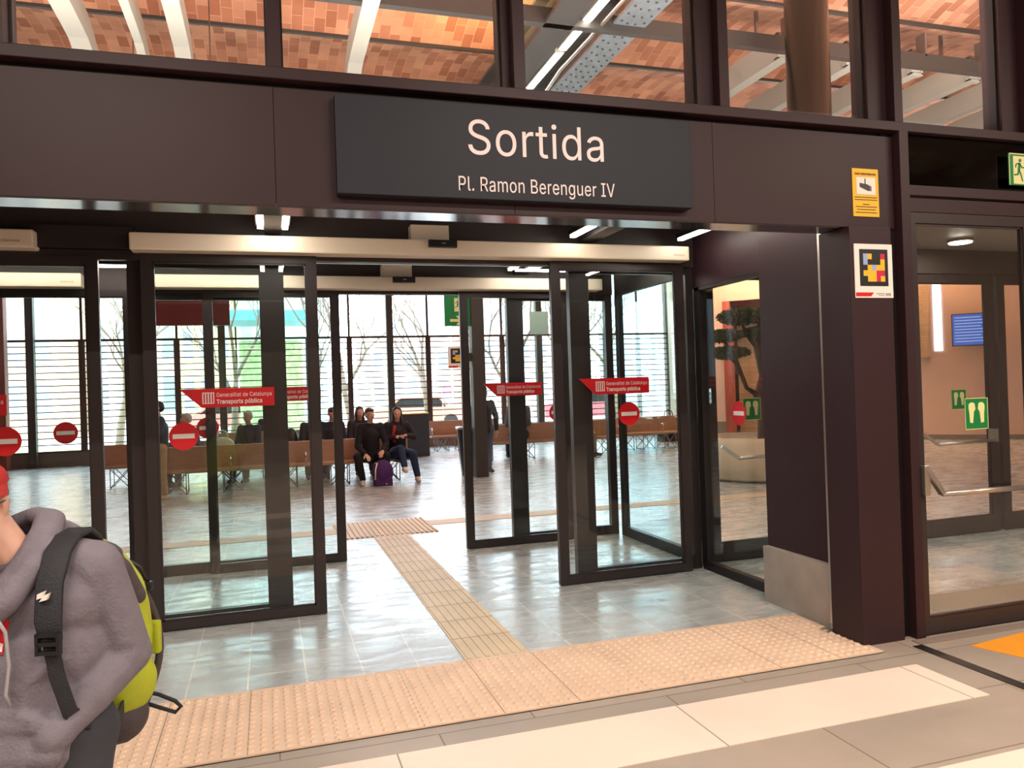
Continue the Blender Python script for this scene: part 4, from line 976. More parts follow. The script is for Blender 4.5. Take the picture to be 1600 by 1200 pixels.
def head_lumps(mb, c, yaw=0.0, nod=0.0, s=1.0):
    """head with brow, nose, cheeks, lips, chin and ears; faces local -y turned by yaw"""
    R = Euler((nod, 0, yaw)).to_matrix(); c = Vector(c)
    def e(p, r, rot=None):
        m = MB(); m.ell((0, 0, 0), [v*s for v in r], 14, rot)
        mb.add([c+R@(Vector(v)+Vector(p)*s) for v in m.v], m.f, True)
    e((0, 0.018, 0.030), (0.076, 0.094, 0.088)); e((0, -0.022, -0.015), (0.062, 0.068, 0.082)); e((0, -0.040, -0.068), (0.042, 0.045, 0.034))
    e((0, -0.066, -0.092), (0.020, 0.018, 0.016)); e((0, -0.080, 0.018), (0.050, 0.014, 0.010))
    for sx in (-1, 1):
        e((sx*0.034, -0.066, -0.030), (0.022, 0.020, 0.022)); e((sx*0.080, 0.006, -0.010), (0.010, 0.020, 0.032))
    e((0, -0.096, -0.012), (0.010, 0.016, 0.026), (0.35, 0, 0)); e((0, -0.103, -0.030), (0.015, 0.012, 0.010))
    e((0, -0.088, -0.060), (0.022, 0.010, 0.006)); e((0, -0.086, -0.070), (0.019, 0.010, 0.006))
    return R

def face_parts(root, c, R, s=1.0, lipc='lips'):
    c = Vector(c)
    def pt(p): return c+R@(Vector(p)*s)
    for sx in (-1, 1):
        q = MB().ell(pt((sx*0.031, -0.080, 0.002)), (0.011*s, 0.008*s, 0.008*s), 10)
        e_ = part('eye', q, 'white', root, world=False)
        part('iris', MB().ell(pt((sx*0.031, -0.0875, 0.002)), (0.0048*s, 0.003*s, 0.0055*s), 10), MT['black'], e_, world=False)
        part('eyebrow', MB().tube([pt((sx*0.015, -0.094, 0.019)), pt((sx*0.032, -0.093, 0.025)), pt((sx*0.048, -0.080, 0.020))], 0.003*s, 6), 'black', root, world=False)
    part('mouth', MB().tube([pt((-0.020, -0.092, -0.064)), pt((0, -0.099, -0.065)), pt((0.020, -0.092, -0.064))], 0.0035*s, 6), mat('lip_tone', (150, 80, 72), 0.5), root, world=False)

HAIR = {'dark': mat('dark_brown_hair', (44, 30, 26), 0.6, bump=0.4, bscale=90), 'black': mat('black_hair', (24, 21, 22), 0.55, bump=0.4, bscale=90), 'grey': mat('grey_hair', (200, 198, 196), 0.7), 'brown': mat('brown_hair', (84, 58, 42), 0.6)}
def cloth(rgb): return mat('cloth_%d_%d_%d' % rgb, rgb, 0.85, var=0.12, vscale=9, bump=0.25, bscale=25)
def hair_lumps(mb, c, R, style, s=1.0):
    c = Vector(c)
    def e(p, r):
        m = MB().ell((0, 0, 0), [v*s for v in r], 14)
        mb.add([c+R@(Vector(v)+Vector(p)*s) for v in m.v], m.f, True)
    e((0, 0.030, 0.052), (0.083, 0.092, 0.078)); e((0, 0.055, 0.01), (0.078, 0.072, 0.085))
    if style == 'long':
        for sx in (-1, 1): e((sx*0.070, 0.02, -0.07), (0.030, 0.055, 0.14)); e((sx*0.075, -0.02, -0.16), (0.030, 0.035, 0.09))
        e((0, 0.075, -0.10), (0.085, 0.040, 0.17))
    elif style == 'short':
        e((0, -0.030, 0.090), (0.062, 0.055, 0.030))
    elif style == 'hood':
        e((0, 0.03, -0.02), (0.100, 0.10, 0.12))

def person(label, loc, rz, top, bottom, shoes, hair='dark', style='short', sit=True, s=1.0, lean=0.0, headyaw=0.0, nod=0.0, hands=None, knees=None, feet=None, vox=0.014, elbows=None, coat=0.0, skinm='skin'):
    t = thing('person', label, 'person', loc, rz)
    if sit:
        hip = Vector((0, 0, 0.52)); chest = Vector((0, -0.02-lean*0.6, 0.88)); nk = Vector((0, -0.02-lean, 1.08)); hd = Vector((0, -0.05-lean*1.25, 1.235))
        knees = knees or [(-0.13, -0.44, 0.50), (0.13, -0.44, 0.50)]
        feet = feet or [(-0.14, -0.46, 0.09), (0.14, -0.46, 0.09)]
        hands = hands or [(-0.09, -0.34-lean*0.3, 0.62), (0.09, -0.34-lean*0.3, 0.62)]
    else:
        hip = Vector((0, 0, 0.92)); chest = Vector((0, -lean*0.6, 1.26)); nk = Vector((0, -lean, 1.46)); hd = Vector((0, -0.02-lean*1.2, 1.62))
        knees = knees or [(-0.10, -0.03, 0.50), (0.10, 0.02, 0.50)]
        feet = feet or [(-0.11, 0.0, 0.09), (0.11, 0.05, 0.09)]
        hands = hands or [(-0.25, -0.06, 0.84), (0.25, -0.06, 0.84)]
    sh = [Vector((-0.175, nk.y+0.01, nk.z-0.06)), Vector((0.175, nk.y+0.01, nk.z-0.06))]
    hp = [hip+Vector((-0.09, 0, -0.02)), hip+Vector((0.09, 0, -0.02))]
    if elbows is None:
        elbows = []
        for i in (0, 1):
            m = (sh[i]+Vector(hands[i]))/2; sx = -1 if i == 0 else 1
            elbows.append(m+Vector((sx*0.09, 0.08, -0.10 if sit else 0.0)))
    k = s
    def S(v): return Vector(v)*k
    body = MB()
    body.cap(S(hip), 0.12*k, S(chest), 0.12*k); body.cap(S(chest), 0.12*k, S(nk)-Vector((0, 0, 0.04)), 0.07*k); body.cap(S(nk), 0.052*k, S(hd)-Vector((0, 0, 0.06)), 0.052*k)
    R = head_lumps(body, S(hd), headyaw, nod, k)
    for i in (0, 1):
        h_ = Vector(hands[i]); e_ = Vector(elbows[i])
        body.cap(S(sh[i]), 0.052*k, S(e_), 0.042*k); body.cap(S(e_), 0.040*k, S(h_), 0.026*k)
        dirv = (h_-e_).normalized()
        hand_lumps(body, S(h_), dirv, (0, 0.2, -1) if sit else (-1 if i else 1, 0, 0), 1.15*k, 0.5)
        body.cap(S(hp[i]), 0.08*k, S(knees[i]), 0.052*k); body.cap(S(knees[i]), 0.05*k, S(feet[i]), 0.036*k)
        f_ = Vector(feet[i]); body.cap(S(f_)-Vector((0, 0, 0.04)), 0.034*k, S(f_)+Vector((0, -0.12*k, -0.05)), 0.026*k)
    blob('body', body, skinm, t, vox*0.75, 2)
    j = MB()
    j.cap(S(hip)+Vector((0, 0, -0.02-coat)), 0.155*k, S(chest), 0.165*k); j.cap(S(chest)-Vector((0.05, 0, 0)), 0.14*k, S(chest)+Vector((0.05, 0, 0)), 0.14*k)
    j.cap(S(sh[0])+Vector((0.03, 0, -0.02)), 0.085*k, S(sh[1])+Vector((-0.03, 0, -0.02)), 0.085*k); j.ell(S(nk)-Vector((0, -0.01, 0.03)), (0.085*k, 0.085*k, 0.06*k))
    for i in (0, 1):
        h_ = Vector(hands[i]); e_ = Vector(elbows[i])
        j.cap(S(sh[i]), 0.075*k, S(e_), 0.062*k); j.cap(S(e_), 0.060*k, S(e_+(h_-e_)*0.93), 0.043*k)
    blob('jacket', j, cloth(top), t, vox, 3)
    tr_ = MB()
    tr_.cap(S(hp[0]), 0.125*k, S(hp[1]), 0.125*k)
    for i in (0, 1):
        f_ = Vector(feet[i]); tr_.cap(S(hp[i]), 0.115*k, S(knees[i]), 0.078*k); tr_.cap(S(knees[i]), 0.076*k, S(f_)+Vector((0, 0, 0.03)), 0.058*k)
    blob('trousers', tr_, cloth(bottom), t, vox, 2)
    for i in (0, 1):
        f_ = Vector(feet[i]); q = MB()
        q.cap(S(f_)+Vector((0, 0.03*k, -0.045*k)), 0.045*k, S(f_)+Vector((0, -0.15*k, -0.053*k)), 0.036*k)
        q.cap(S(f_)+Vector((0, 0.0, -0.02*k)), 0.048*k, S(f_)+Vector((0, -0.07*k, -0.04*k)), 0.042*k)
        so = blob('shoe', q, cloth(shoes), t, 0.010, 2)
    hm = MB(); hair_lumps(hm, S(hd), R, style, k)
    if style != 'none': blob('hair' if style != 'hood' else 'hood', hm, HAIR[hair] if style != 'hood' else cloth(top), t, vox*0.7, 2)
    face_parts(t, S(hd), R, k)
    return t

p1 = person('young man in black sweater seated at the bench end by the purple backpack', (1.72, 14.05, 0.0), math.radians(-6), (24, 24, 30), (22, 22, 28), (214, 200, 190), 'brown', 'short', lean=0.06, headyaw=0.45, nod=0.12,
            hands=[(-0.10, -0.40, 0.55), (0.20, -0.36, 0.60)], knees=[(-0.24, -0.36, 0.52), (0.26, -0.36, 0.52)], feet=[(-0.16, -0.30, 0.09), (0.24, -0.33, 0.09)], vox=0.013)
p2 = person('woman with long dark hair and crossed legs holding a phone beside the man in black', (2.20, 14.10, 0.0), math.radians(2), (34, 26, 34), (34, 52, 86), (216, 200, 188), 'dark', 'long', lean=0.04, headyaw=-0.15, nod=0.15,
            hands=[(-0.06, -0.26, 0.82), (0.12, -0.27, 0.84)], elbows=[(-0.22, -0.08, 0.78), (0.30, -0.06, 0.80)], knees=[(-0.02, -0.42, 0.62), (0.20, -0.40, 0.52)], feet=[(0.02, -0.52, 0.30), (0.30, -0.28, 0.09)], vox=0.013)
ph = part('phone', MB().box(0.02, 0.06, -0.40, -0.385, 0.86, 0.99, b=0.004), 'black', p2, world=False)
part('red_scarf', MB().tube([(-0.06, -0.17, 1.02), (-0.10, -0.21, 0.88), (-0.09, -0.23, 0.72)], 0.03, 8), cloth((150, 30, 44)), p2, world=False)
person('dark jacketed person looking down on the second bench, left of the man in black', (1.18, 15.85, 0), 0.0, (32, 36, 56), (36, 38, 48), (60, 60, 66), 'dark', 'short', lean=0.10, nod=0.35)
person('person with long dark hair on the second bench between the two young men', (1.72, 15.9, 0), 0.1, (50, 40, 50), (40, 40, 50), (70, 66, 66), 'dark', 'long', lean=0.06, nod=0.2)
person('person in dark clothes on the second bench behind the inner left door frame', (0.82, 15.9, 0), 0.0, (40, 44, 58), (44, 44, 52), (50, 50, 54), 'grey', 'short')
person('dark silhouette seen from behind on the rear bench by the left windows', (-0.02, 19.75, 0), math.pi, (30, 30, 36), (34, 34, 40), (40, 40, 44), 'black', 'short', lean=0.02)
person('white haired man in navy jacket seated behind the shopping bag', (-0.35, 16.0, 0), -0.5, (44, 56, 80), (54, 58, 72), (40, 40, 46), 'grey', 'short', lean=0.05, nod=0.2)
person('standing person in navy top and tan trousers behind the outer left door', (-1.72, 13.75, 0), -1.3, (50, 62, 84), (176, 150, 120), (200, 176, 140), 'black', 'short', sit=False, s=0.92, hands=[(-0.2, -0.22, 1.0), (0.2, -0.22, 1.0)])
person('seated grey haired person behind the no entry disc of the outer left door', (-1.38, 16.0, 0), -0.9, (96, 108, 122), (70, 74, 84), (60, 60, 60), 'grey', 'short', lean=0.1)
p9 = person('person seen from behind in grey hooded jersey on the right bench', (5.45, 16.92, 0), math.pi*0.97, (92, 98, 104), (50, 52, 58), (36, 36, 40), 'black', 'hood', lean=-0.02, s=1.12)
person('person in navy top bent forward beside the red backpack', (6.72, 16.75, 0), 0.7, (38, 46, 74), (150, 136, 128), (60, 44, 44), 'black', 'short', lean=0.16, nod=0.35)
person('standing person in blue jeans mostly hidden by the hall column and bin', (3.98, 14.55, 0), 0.2, (34, 38, 50), (70, 86, 120), (40, 40, 46), 'black', 'short', sit=False, s=0.96)
# bags
def soft_bag(name, label, loc, rad, m_, cat='bag'):
    t = thing(name, label, cat, loc)
    q = MB().ell((0, 0, rad[2]), (rad[0], rad[1], rad[2]*1.0)).cap((0, 0, rad[2]*0.7), rad[1]*0.95, (0, 0, rad[2]*1.25), rad[1]*0.8)
    q.box(-rad[0]*0.85, rad[0]*0.85, -rad[1]*0.8, rad[1]*0.8, 0.0, rad[2]*0.6)
    blob('pouch', q, m_, t, 0.015, 4)
    return t
b_ = soft_bag('purple_backpack', 'purple backpack standing on the floor between the legs of the man in black', (1.86, 13.62, 0), (0.19, 0.13, 0.23), cloth((74, 40, 104)), 'backpack')
part('strap', MB().tube([(-0.10, -0.06, 0.40), (-0.14, -0.14, 0.30), (-0.15, -0.14, 0.12)], 0.012, 8), 'white', b_, world=False, label='pale strap')
part('grab_loop', MB().tube([(-0.04, 0, 0.43), (-0.03, 0, 0.49), (0.03, 0, 0.49), (0.04, 0, 0.43)], 0.008, 8), 'black', b_, world=False)
b_ = soft_bag('shopping_bag', 'white plastic shopping bag on the second bench beside the white haired man', (-0.88, 16.1, 0.425), (0.24, 0.14, 0.22), mat('white_plastic', (220, 224, 214), 0.5))
part('handle_loop', MB().tube([(-0.09, 0, 0.40), (-0.08, 0, 0.52), (0.0, 0, 0.57), (0.08, 0, 0.52), (0.09, 0, 0.40)], 0.018, 8), mat('white_plastic_b', (226, 230, 222), 0.5), b_, world=False)
b_ = soft_bag('red_backpack', 'red backpack beside the person in navy, behind the inner right door stile', (6.62, 17.12, 0.80), (0.18, 0.12, 0.24), cloth((150, 22, 40)), 'backpack')
part('pocket', MB().box(-0.11, 0.11, -0.13, -0.10, 0.08, 0.26, b=0.01), cloth((170, 40, 54)), b_, world=False)
b_ = soft_bag('dark_rucksack', 'dark rucksack standing on the second bench left of the dark jacketed person', (0.40, 16.0, 0.425), (0.16, 0.12, 0.28), MT['black'], 'backpack')
part('front_pocket', MB().box(-0.10, 0.10, -0.14, -0.10, 0.10, 0.28, b=0.01), cloth((60, 60, 66)), b_, world=False)

# ------------------------------------------------------------------ foreground man with backpack
MANLOC = (-0.585, 2.280, 0.0); MANRZ = math.radians(-14)
man = thing('person', 'man in grey hoodie and red cap walking at the left edge, hand in pocket', 'person', MANLOC, MANRZ)
hd = Vector((-0.115, -0.085, 1.430))
body = MB()
body.cap((0, 0, 0.86), 0.11, (0, 0.01, 1.10), 0.10); body.cap((0, 0.01, 1.10), 0.09, (-0.02, -0.01, 1.24), 0.06); body.cap((-0.02, -0.02, 1.24), 0.055, (-0.09, -0.055, 1.37), 0.055)
HR = head_lumps(body, hd, 0.32, 0.08, 0.97)
# arms: left bent with the hand in the pouch pocket, right hanging
LS, LE, LW = Vector((0.145, 0.01, 1.235)), Vector((0.208, 0.06, 0.985)), Vector((0.095, -0.125, 0.840))
RS, RE, RW = Vector((-0.185, 0.0, 1.22)), Vector((-0.26, 0.05, 0.97)), Vector((-0.24, -0.10, 0.76))
for (a, b, c) in ((LS, LE, LW), (RS, RE, RW)):
    body.cap(a, 0.045, b, 0.038); body.cap(b, 0.038, c, 0.026)
hand_lumps(body, LW, (-0.85, -0.25, -0.5), (0.3, 0.9, -0.2), 1.0, 0.35)
hand_lumps(body, RW, (0.1, -0.4, -0.9), (1, 0, 0), 1.0, 0.5)
LH, LK, LF = Vector((0.09, 0, 0.80)), Vector((0.10, -0.10, 0.45)), Vector((0.10, -0.05, 0.09))
RH, RK, RF = Vector((-0.09, 0, 0.80)), Vector((-0.10, 0.0, 0.44)), Vector((-0.10, 0.18, 0.11))
for (a, b, c) in ((LH, LK, LF), (RH, RK, RF)):
    body.cap(a, 0.075, b, 0.05); body.cap(b, 0.05, c, 0.034); body.cap(c-Vector((0, 0, 0.04)), 0.032, c+Vector((0, -0.12, -0.055)), 0.024)
blob('body', body, mat('tanned_skin', (206, 162, 144), 0.5, var=0.06, vscale=30), man, 0.0065, 2)
face_parts(man, hd, HR, 0.97)
grey = mat('grey_hoodie_fleece', (112, 107, 118), 0.95, var=0.06, vscale=30, bump=0.3, bscale=120)
hoodie = MB()
hoodie.cap((0, 0, 0.84), 0.155, (0, 0.0, 1.02), 0.150); hoodie.cap((-0.045, 0, 1.03), 0.135, (0.045, 0, 1.03), 0.135)
hoodie.cap((-0.07, 0, 1.15), 0.115, (0.07, 0, 1.15), 0.115); hoodie.cap((-0.14, 0.005, 1.225), 0.072, (0.11, 0.005, 1.245), 0.072)
hoodie.cap((-0.06, 0, 1.24), 0.09, (0.04, 0.0, 1.25), 0.09)
hoodie.cap((0, -0.01, 0.73), 0.148, (0, 0, 0.84), 0.155); hoodie.cap((0, -0.03, 0.80), 0.15, (0, 0, 0.86), 0.158)
for (a, b, c) in ((LS, LE, LW), (RS, RE, RW)):
    m1 = (a+b)/2+Vector((0.008 if a.x > 0 else -0.008, 0, 0))
    hoodie.cap(a, 0.074, m1, 0.062); hoodie.cap(m1, 0.062, b, 0.060); hoodie.ell(b, (0.060, 0.060, 0.060))
    hoodie.cap(b, 0.059, b+(c-b)*0.5, 0.054); hoodie.cap(b+(c-b)*0.5, 0.056, b+(c-b)*0.88, 0.044); hoodie.cap(b+(c-b)*0.90, 0.046, b+(c-b)*1.0, 0.044)
# sleeve folds at the crook of the elbow
for t_ in (0.05, 0.16, 0.27):
    p_ = LE+(LW-LE)*t_; hoodie.cap(p_+Vector((-0.045, -0.02, 0.04)), 0.014, p_+Vector((0.05, 0.02, 0.02)), 0.014, 8)
for t_ in (0.80, 0.97):
    p_ = LS+(LE-LS)*t_; hoodie.cap(p_+Vector((-0.055, -0.03, 0.012)), 0.013, p_+Vector((0.03, -0.048, 0.0)), 0.010, 8)
for (a, b) in (((-0.10, -0.13, 0.93), (0.06, -0.155, 0.90)), ((-0.12, -0.13, 1.00), (0.0, -0.135, 1.02)), ((0.02, -0.14, 0.97), (0.12, -0.11, 1.03))): hoodie.cap(a, 0.013, b, 0.011, 8)
# pouch pocket
hoodie.cap((-0.09, -0.135, 0.80), 0.035, (0.09, -0.135, 0.80), 0.035); hoodie.cap((-0.07, -0.135, 0.88), 0.03, (0.06, -0.135, 0.88), 0.03)
blob('hoodie', hoodie, grey, man, 0.0075, 3)
hood = MB()
ring = [(-0.17, 0.02, 1.30), (-0.15, -0.08, 1.25), (-0.105, -0.135, 1.195), (-0.05, -0.15, 1.145), (0.0, -0.135, 1.19), (0.035, -0.085, 1.26), (0.035, 0.0, 1.325), (0.01, 0.07, 1.355), (-0.05, 0.10, 1.36), (-0.13, 0.08, 1.33), (-0.17, 0.02, 1.30)]
for a, b in zip(ring[:-1], ring[1:]): hood.cap(a, 0.034, b, 0.034, 10)
ring2 = [(Vector(p)+(Vector((-0.06, -0.02, 1.27))-Vector(p))*0.22+Vector((0, 0, 0.030))) for p in ring]
for a, b in zip(ring2[:-1], ring2[1:]): hood.cap(a, 0.022, b, 0.022, 10)
hood.ell((-0.05, 0.125, 1.285), (0.13, 0.06, 0.075))
blob('hood', hood, grey, man, 0.007, 3)
part('drawstring', MB().tube([(-0.010, -0.170, 1.165), (0.010, -0.162, 1.12), (0.020, -0.168, 1.04), (0.012, -0.172, 0.97), (0.020, -0.168, 0.94)], 0.0045, 8), mat('grey_cord', (150, 146, 150), 0.9), man, world=False)
part('drawstring', MB().tube([(-0.070, -0.172, 1.165), (-0.078, -0.178, 1.10), (-0.072, -0.172, 1.01)], 0.0045, 8), mat('grey_cord_b', (150, 146, 150), 0.9), man, world=False)
# chest print on the front of the hoodie
def chest_patch(pts, y, d_): return MB().prism(pts, y, y+d_, 'xz')
pr = MB(); nx, nz = 14, 12
pr.add([(-0.135+0.125*ix/nx, -0.30, 1.06+0.125*iz/nz) for iz in range(nz+1) for ix in range(nx+1)], [(iz*(nx+1)+ix, iz*(nx+1)+ix+1, (iz+1)*(nx+1)+ix+1, (iz+1)*(nx+1)+ix) for iz in range(nz) for ix in range(nx)])
def wrap_on(o, target, off):
    w_ = o.modifiers.new('lie', 'SHRINKWRAP'); w_.target = target; w_.wrap_method = 'PROJECT'; w_.use_project_y = True; w_.use_project_z = False
    w_.use_positive_direction = True; w_.use_negative_direction = False; w_.offset = off
    s_ = o.modifiers.new('thick', 'SOLIDIFY'); s_.thickness = 0.002; s_.offset = 0
    bpy.context.view_layer.update(); dg = bpy.context.evaluated_depsgraph_get()
    me = bpy.data.meshes.new_from_object(o.evaluated_get(dg)); o.modifiers.clear(); o.data = me
hoodie_ob = [c for c in man.children if c.name.startswith('hoodie')][0]
cp = part('chest_print', pr, mat('red_print', (208, 30, 44), 0.8), man, world=False, label='red and white chest print')
wrap_on(cp, hoodie_ob, 0.003)
for st_ in ([(-0.125, 1.075), (-0.09, 1.115), (-0.06, 1.10), (-0.012, 1.155)], [(-0.065, 1.065), (-0.045, 1.085), (-0.012, 1.075)]):
    q = MB(); n_ = 16; vs_ = []
    for i in range(n_+1):
        t_ = i/n_*(len(st_)-1); a_ = int(min(t_, len(st_)-2)); f_ = t_-a_
        x_ = st_[a_][0]*(1-f_)+st_[a_+1][0]*f_; z_ = st_[a_][1]*(1-f_)+st_[a_+1][1]*f_
        vs_ += [(x_, -0.30, z_-0.009), (x_, -0.30, z_+0.009)]
    q.add(vs_, [(2*i, 2*i+2, 2*i+3, 2*i+1) for i in range(n_)])
    o_ = part('print_stroke', q, 'white', cp, world=False); wrap_on(o_, hoodie_ob, 0.0055)
tr_ = MB(); tr_.cap(LH, 0.11, RH, 0.11)
for (a, b, c) in ((LH, LK, LF), (RH, RK, RF)): tr_.cap(a, 0.105, b, 0.075); tr_.cap(b, 0.075, c+Vector((0, 0, 0.02)), 0.058)
blob('trousers', tr_, cloth((50, 52, 60)), man, 0.014, 2)
for f_ in (LF, RF):
    q = MB().cap(f_+Vector((0, 0.03, -0.045)), 0.044, f_+Vector((0, -0.15, -0.053)), 0.036).cap(f_+Vector((0, 0, -0.02)), 0.048, f_+Vector((0, -0.07, -0.04)), 0.042)
    blob('shoe', q, cloth((60, 60, 64)), man, 0.01, 2)
# hair, cap, glasses
def hp_(p): return hd+HR@(Vector(p)*0.97)
q = MB()
for sx in (-1, 1):
    for (dx, dy, dz, r_) in ((0.070, 0.03, 0.0, 0.011), (0.070, 0.042, 0.018, 0.013), (0.066, 0.055, -0.015, 0.015), (0.071, 0.0, 0.022, 0.008)):
        q.ell(hp_((sx*dx, dy, dz)), (r_, r_*1.3, r_*1.3), 10)
q.ell(hp_((0, 0.075, -0.02)), (0.062, 0.03, 0.055), 12)
blob('hair', q, mat('greying_hair', (120, 112, 108), 0.8), man, 0.006, 2)
q = MB(); m = MB()
for i in range(10):
    t0 = math.pi/2*i/9
    m.v += [(0.088*math.cos(t0)*math.cos(a_), 0.014+0.103*math.cos(t0)*math.sin(a_), 0.052+0.068*math.sin(t0)) for a_ in [2*math.pi*k_/24 for k_ in range(24)]]
for i in range(9):
    for k_ in range(24): m.f.append((i*24+k_, i*24+(k_+1) % 24, (i+1)*24+(k_+1) % 24, (i+1)*24+k_)); m.sm.append(True)
q.add([hp_(v) for v in m.v], m.f, True)
capo = part('cap', q, mat('cap_red_cloth', (168, 32, 28), 0.85), man, world=False, label='red cap with dark underside')
q = MB(); nb = 14; vs_ = []
for lay, zz in ((0, 0.060), (1, 0.055)):
    for i in range(nb+1):
        a_ = math.pi*(1.0+i/nb); xx = math.cos(a_); yy = math.sin(a_)
        drop = -0.016*xx*xx
        vs_ += [(0.086*xx, 0.014+0.103*yy, zz+drop*0.5), (0.090*xx, 0.0+0.175*yy, zz-0.012+drop*1.5)]
k2 = 2*(nb+1)
fs_ = [(2*i, 2*i+1, 2*i+3, 2*i+2) for i in range(nb)]+[(k2+2*i, k2+2*i+2, k2+2*i+3, k2+2*i+1) for i in range(nb)]+[(2*i+1, k2+2*i+1, k2+2*i+3, 2*i+3) for i in range(nb)]
q.add([hp_(v) for v in vs_], fs_)
part('brim', q, mat('cap_brim', (172, 44, 30), 0.8), capo, world=False)
q = MB()
for sx in (-1, 1):
    q.tube([hp_((sx*0.033+0.026*math.cos(a_), -0.098+0.004*abs(math.cos(a_)), 0.0+0.022*math.sin(a_))) for a_ in [2*math.pi*k_/20 for k_ in range(21)]], 0.0018, 6)
    q.tube([hp_((sx*0.058, -0.094, 0.006)), hp_((sx*0.078, -0.05, 0.006)), hp_((sx*0.084, 0.0, 0.004)), hp_((sx*0.084, 0.02, -0.008))], 0.0018, 6)
q.tube([hp_((-0.008, -0.100, 0.004)), hp_((0, -0.104, 0.007)), hp_((0.008, -0.100, 0.004))], 0.0018, 6)
gl = part('glasses', q, 'black', man, world=False, label='thin dark rimmed glasses')
# backpack carried on the back: its own thing
bp_ = thing('green_backpack', 'lime green and charcoal hiking backpack worn by the man in the grey hoodie', 'backpack', MANLOC, MANRZ)
lime = mat('lime_ripstop', (164, 174, 36), 0.7, var=0.10, vscale=14, bump=0.35, bscale=18)
char = mat('charcoal_nylon', (66, 58, 62), 0.75, var=0.08, vscale=20, bump=0.3, bscale=60)
strapm = mat('black_webbing', (26, 28, 36), 0.7, bump=0.3, bscale=200)
q = MB()
q.ell((0.01, 0.25, 0.98), (0.185, 0.125, 0.30)); q.cap((-0.06, 0.25, 0.84), 0.115, (0.085, 0.25, 0.84), 0.115); q.cap((-0.05, 0.24, 1.10), 0.105, (0.075, 0.24, 1.10), 0.105)
q.cap((0, 0.30, 0.80), 0.09, (0, 0.30, 1.08), 0.08)
blob('main_sack', q, lime, bp_, 0.008, 4)
q = MB(); q.cap((-0.07, 0.24, 0.745), 0.085, (0.095, 0.24, 0.745), 0.085); q.cap((-0.06, 0.30, 0.76), 0.075, (0.06, 0.30, 0.76), 0.075)
blob('bottom_panel', q, char, bp_, 0.008, 3)
q = MB(); q.ell((0.0, 0.21, 1.225), (0.135, 0.085, 0.055)); q.cap((0.12, 0.20, 1.18), 0.045, (0.160, 0.23, 1.10), 0.030); q.cap((-0.10, 0.20, 1.19), 0.045, (-0.145, 0.23, 1.10), 0.034)
blob('top_lid', q, char, bp_, 0.008, 3)
q = MB()
q.tube([(0.115+0.062*math.sin(t_*3.0), 0.30+0.055*math.sin(t_*3.14), 1.16-0.46*t_) for t_ in [i/16 for i in range(17)]], 0.012, 8)
part('side_seam', q, char, bp_, world=False)
part('zip_line', MB().tube([(0.105, 0.29, 1.20), (0.145, 0.30, 1.17), (0.165, 0.31, 1.12)], 0.006, 8), 'black', bp_, world=False)
part('buckle', MB().box(0.150, 0.176, 0.30, 0.325, 1.095, 1.122, b=0.005), 'black', bp_, world=False)
part('side_flap', MB().box(0.160, 0.195, 0.30, 0.33, 0.90, 1.0, b=0.008), lime, bp_, world=False)
part('strap_loop', MB().tube([(0.13, 0.31, 0.79), (0.18, 0.33, 0.765), (0.22, 0.35, 0.735), (0.235, 0.355, 0.715), (0.22, 0.35, 0.70), (0.18, 0.33, 0.725), (0.13, 0.31, 0.755)], 0.0065, 8), strapm, bp_, world=False)
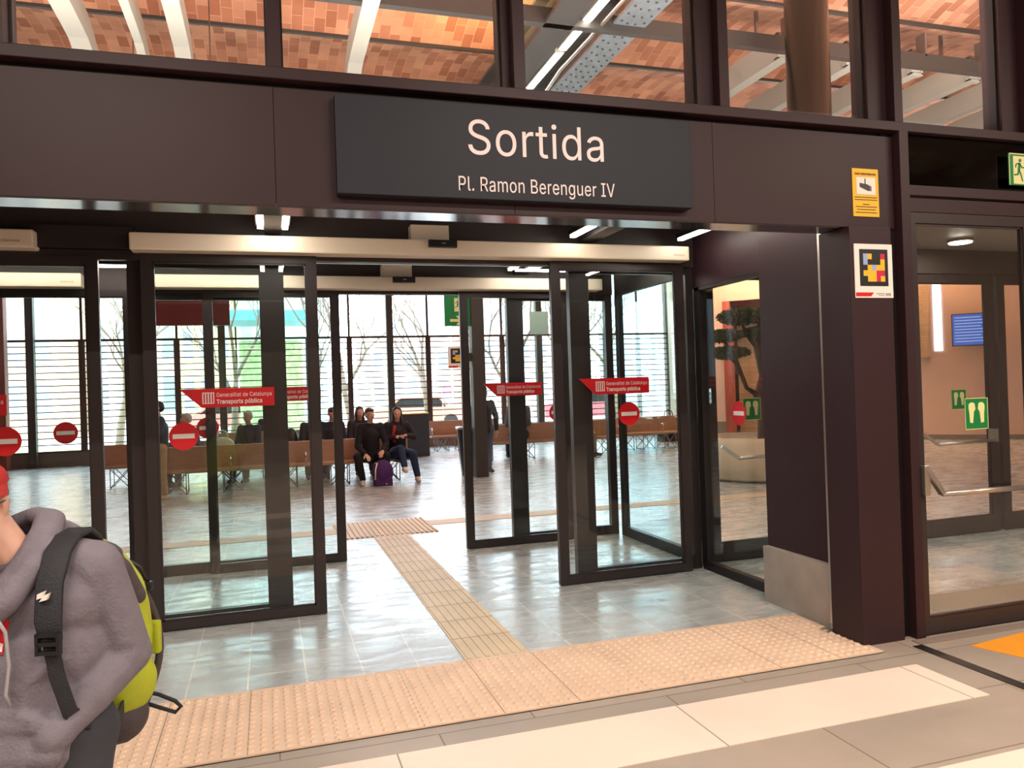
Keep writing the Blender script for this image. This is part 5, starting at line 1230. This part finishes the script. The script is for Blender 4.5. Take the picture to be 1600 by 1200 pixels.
def ribbon(name, pts, w, th, m_, parent, label=None):
    """flat webbing: pts are (point, width direction)"""
    q = MB(); k_ = len(pts); vs_ = []
    for i, (p_, wd) in enumerate(pts):
        p_ = Vector(p_); d_ = (Vector(pts[min(i+1, k_-1)][0])-Vector(pts[max(i-1, 0)][0])).normalized()
        wd = Vector(wd); wd = (wd-d_*wd.dot(d_)).normalized(); nn = wd.cross(d_)
        ww = w[i] if isinstance(w, (list, tuple)) else w
        vs_ += [p_-wd*ww/2-nn*th/2, p_+wd*ww/2-nn*th/2, p_+wd*ww/2+nn*th/2, p_-wd*ww/2+nn*th/2]
    fs_ = [(0, 1, 2, 3), (4*k_-1, 4*k_-2, 4*k_-3, 4*k_-4)]
    for i in range(k_-1):
        for j_ in range(4): fs_.append((4*i+j_, 4*i+4+j_, 4*i+4+(j_+1) % 4, 4*i+(j_+1) % 4))
    q.add(vs_, fs_, True)
    o = part(name, q, m_, parent, label, world=False)
    b = o.modifiers.new('round', 'BEVEL'); b.width = th*0.3; b.segments = 2
    return o
for sx in (1, -1):
    pts = [((sx*0.088, 0.150, 1.235), (1, 0, 0)), ((sx*0.092, 0.105, 1.300), (1, 0, 0)), ((sx*0.094, 0.045, 1.332), (1, 0, 0)), ((sx*0.094, -0.020, 1.325), (1, 0, 0)), ((sx*0.096, -0.075, 1.295), (1, 0, 0)), ((sx*0.096, -0.118, 1.225), (1, 0, 0)), ((sx*0.100, -0.138, 1.14), (1, 0.25*sx, 0)), ((sx*0.108, -0.142, 1.08), (1, 0.35*sx, 0))]
    st = ribbon('shoulder_strap', pts, [0.060, 0.064, 0.066, 0.068, 0.068, 0.066, 0.062, 0.05], 0.016, strapm, bp_)
    pts = [((sx*0.108, -0.150, 1.10), (1, 0.35*sx, 0)), ((sx*0.122, -0.146, 1.00), (1, 0.5*sx, 0)), ((sx*0.140, -0.125, 0.90), (0.8, 0.8*sx, 0)), ((sx*0.165, -0.05, 0.835), (0, 1, 0.5)), ((sx*0.175, 0.05, 0.81), (0, 0.4, 1)), ((sx*0.145, 0.16, 0.80), (0, 0, 1))]
    ribbon('lower_webbing', pts, 0.036, 0.006, strapm, bp_)
    if sx == 1:
        q = MB()
        for dz in (-0.022, 0, 0.022): q.box(0.083, 0.136, -0.166, -0.150, 1.085+dz-0.005, 1.085+dz+0.005, b=0.002)
        q.box(0.080, 0.088, -0.166, -0.150, 1.058, 1.112).box(0.131, 0.139, -0.166, -0.150, 1.058, 1.112)
        part('strap_buckle', q, 'black', bp_, world=False)
        part('white_logo', MB().prism([(0.078, 1.205), (0.096, 1.212), (0.090, 1.20), (0.106, 1.206), (0.100, 1.190), (0.082, 1.186), (0.090, 1.196), (0.076, 1.192)], -0.144, -0.132), 'white', bp_, world=False)

man.scale = (0.965,)*3
bp_.scale = (0.965,)*3
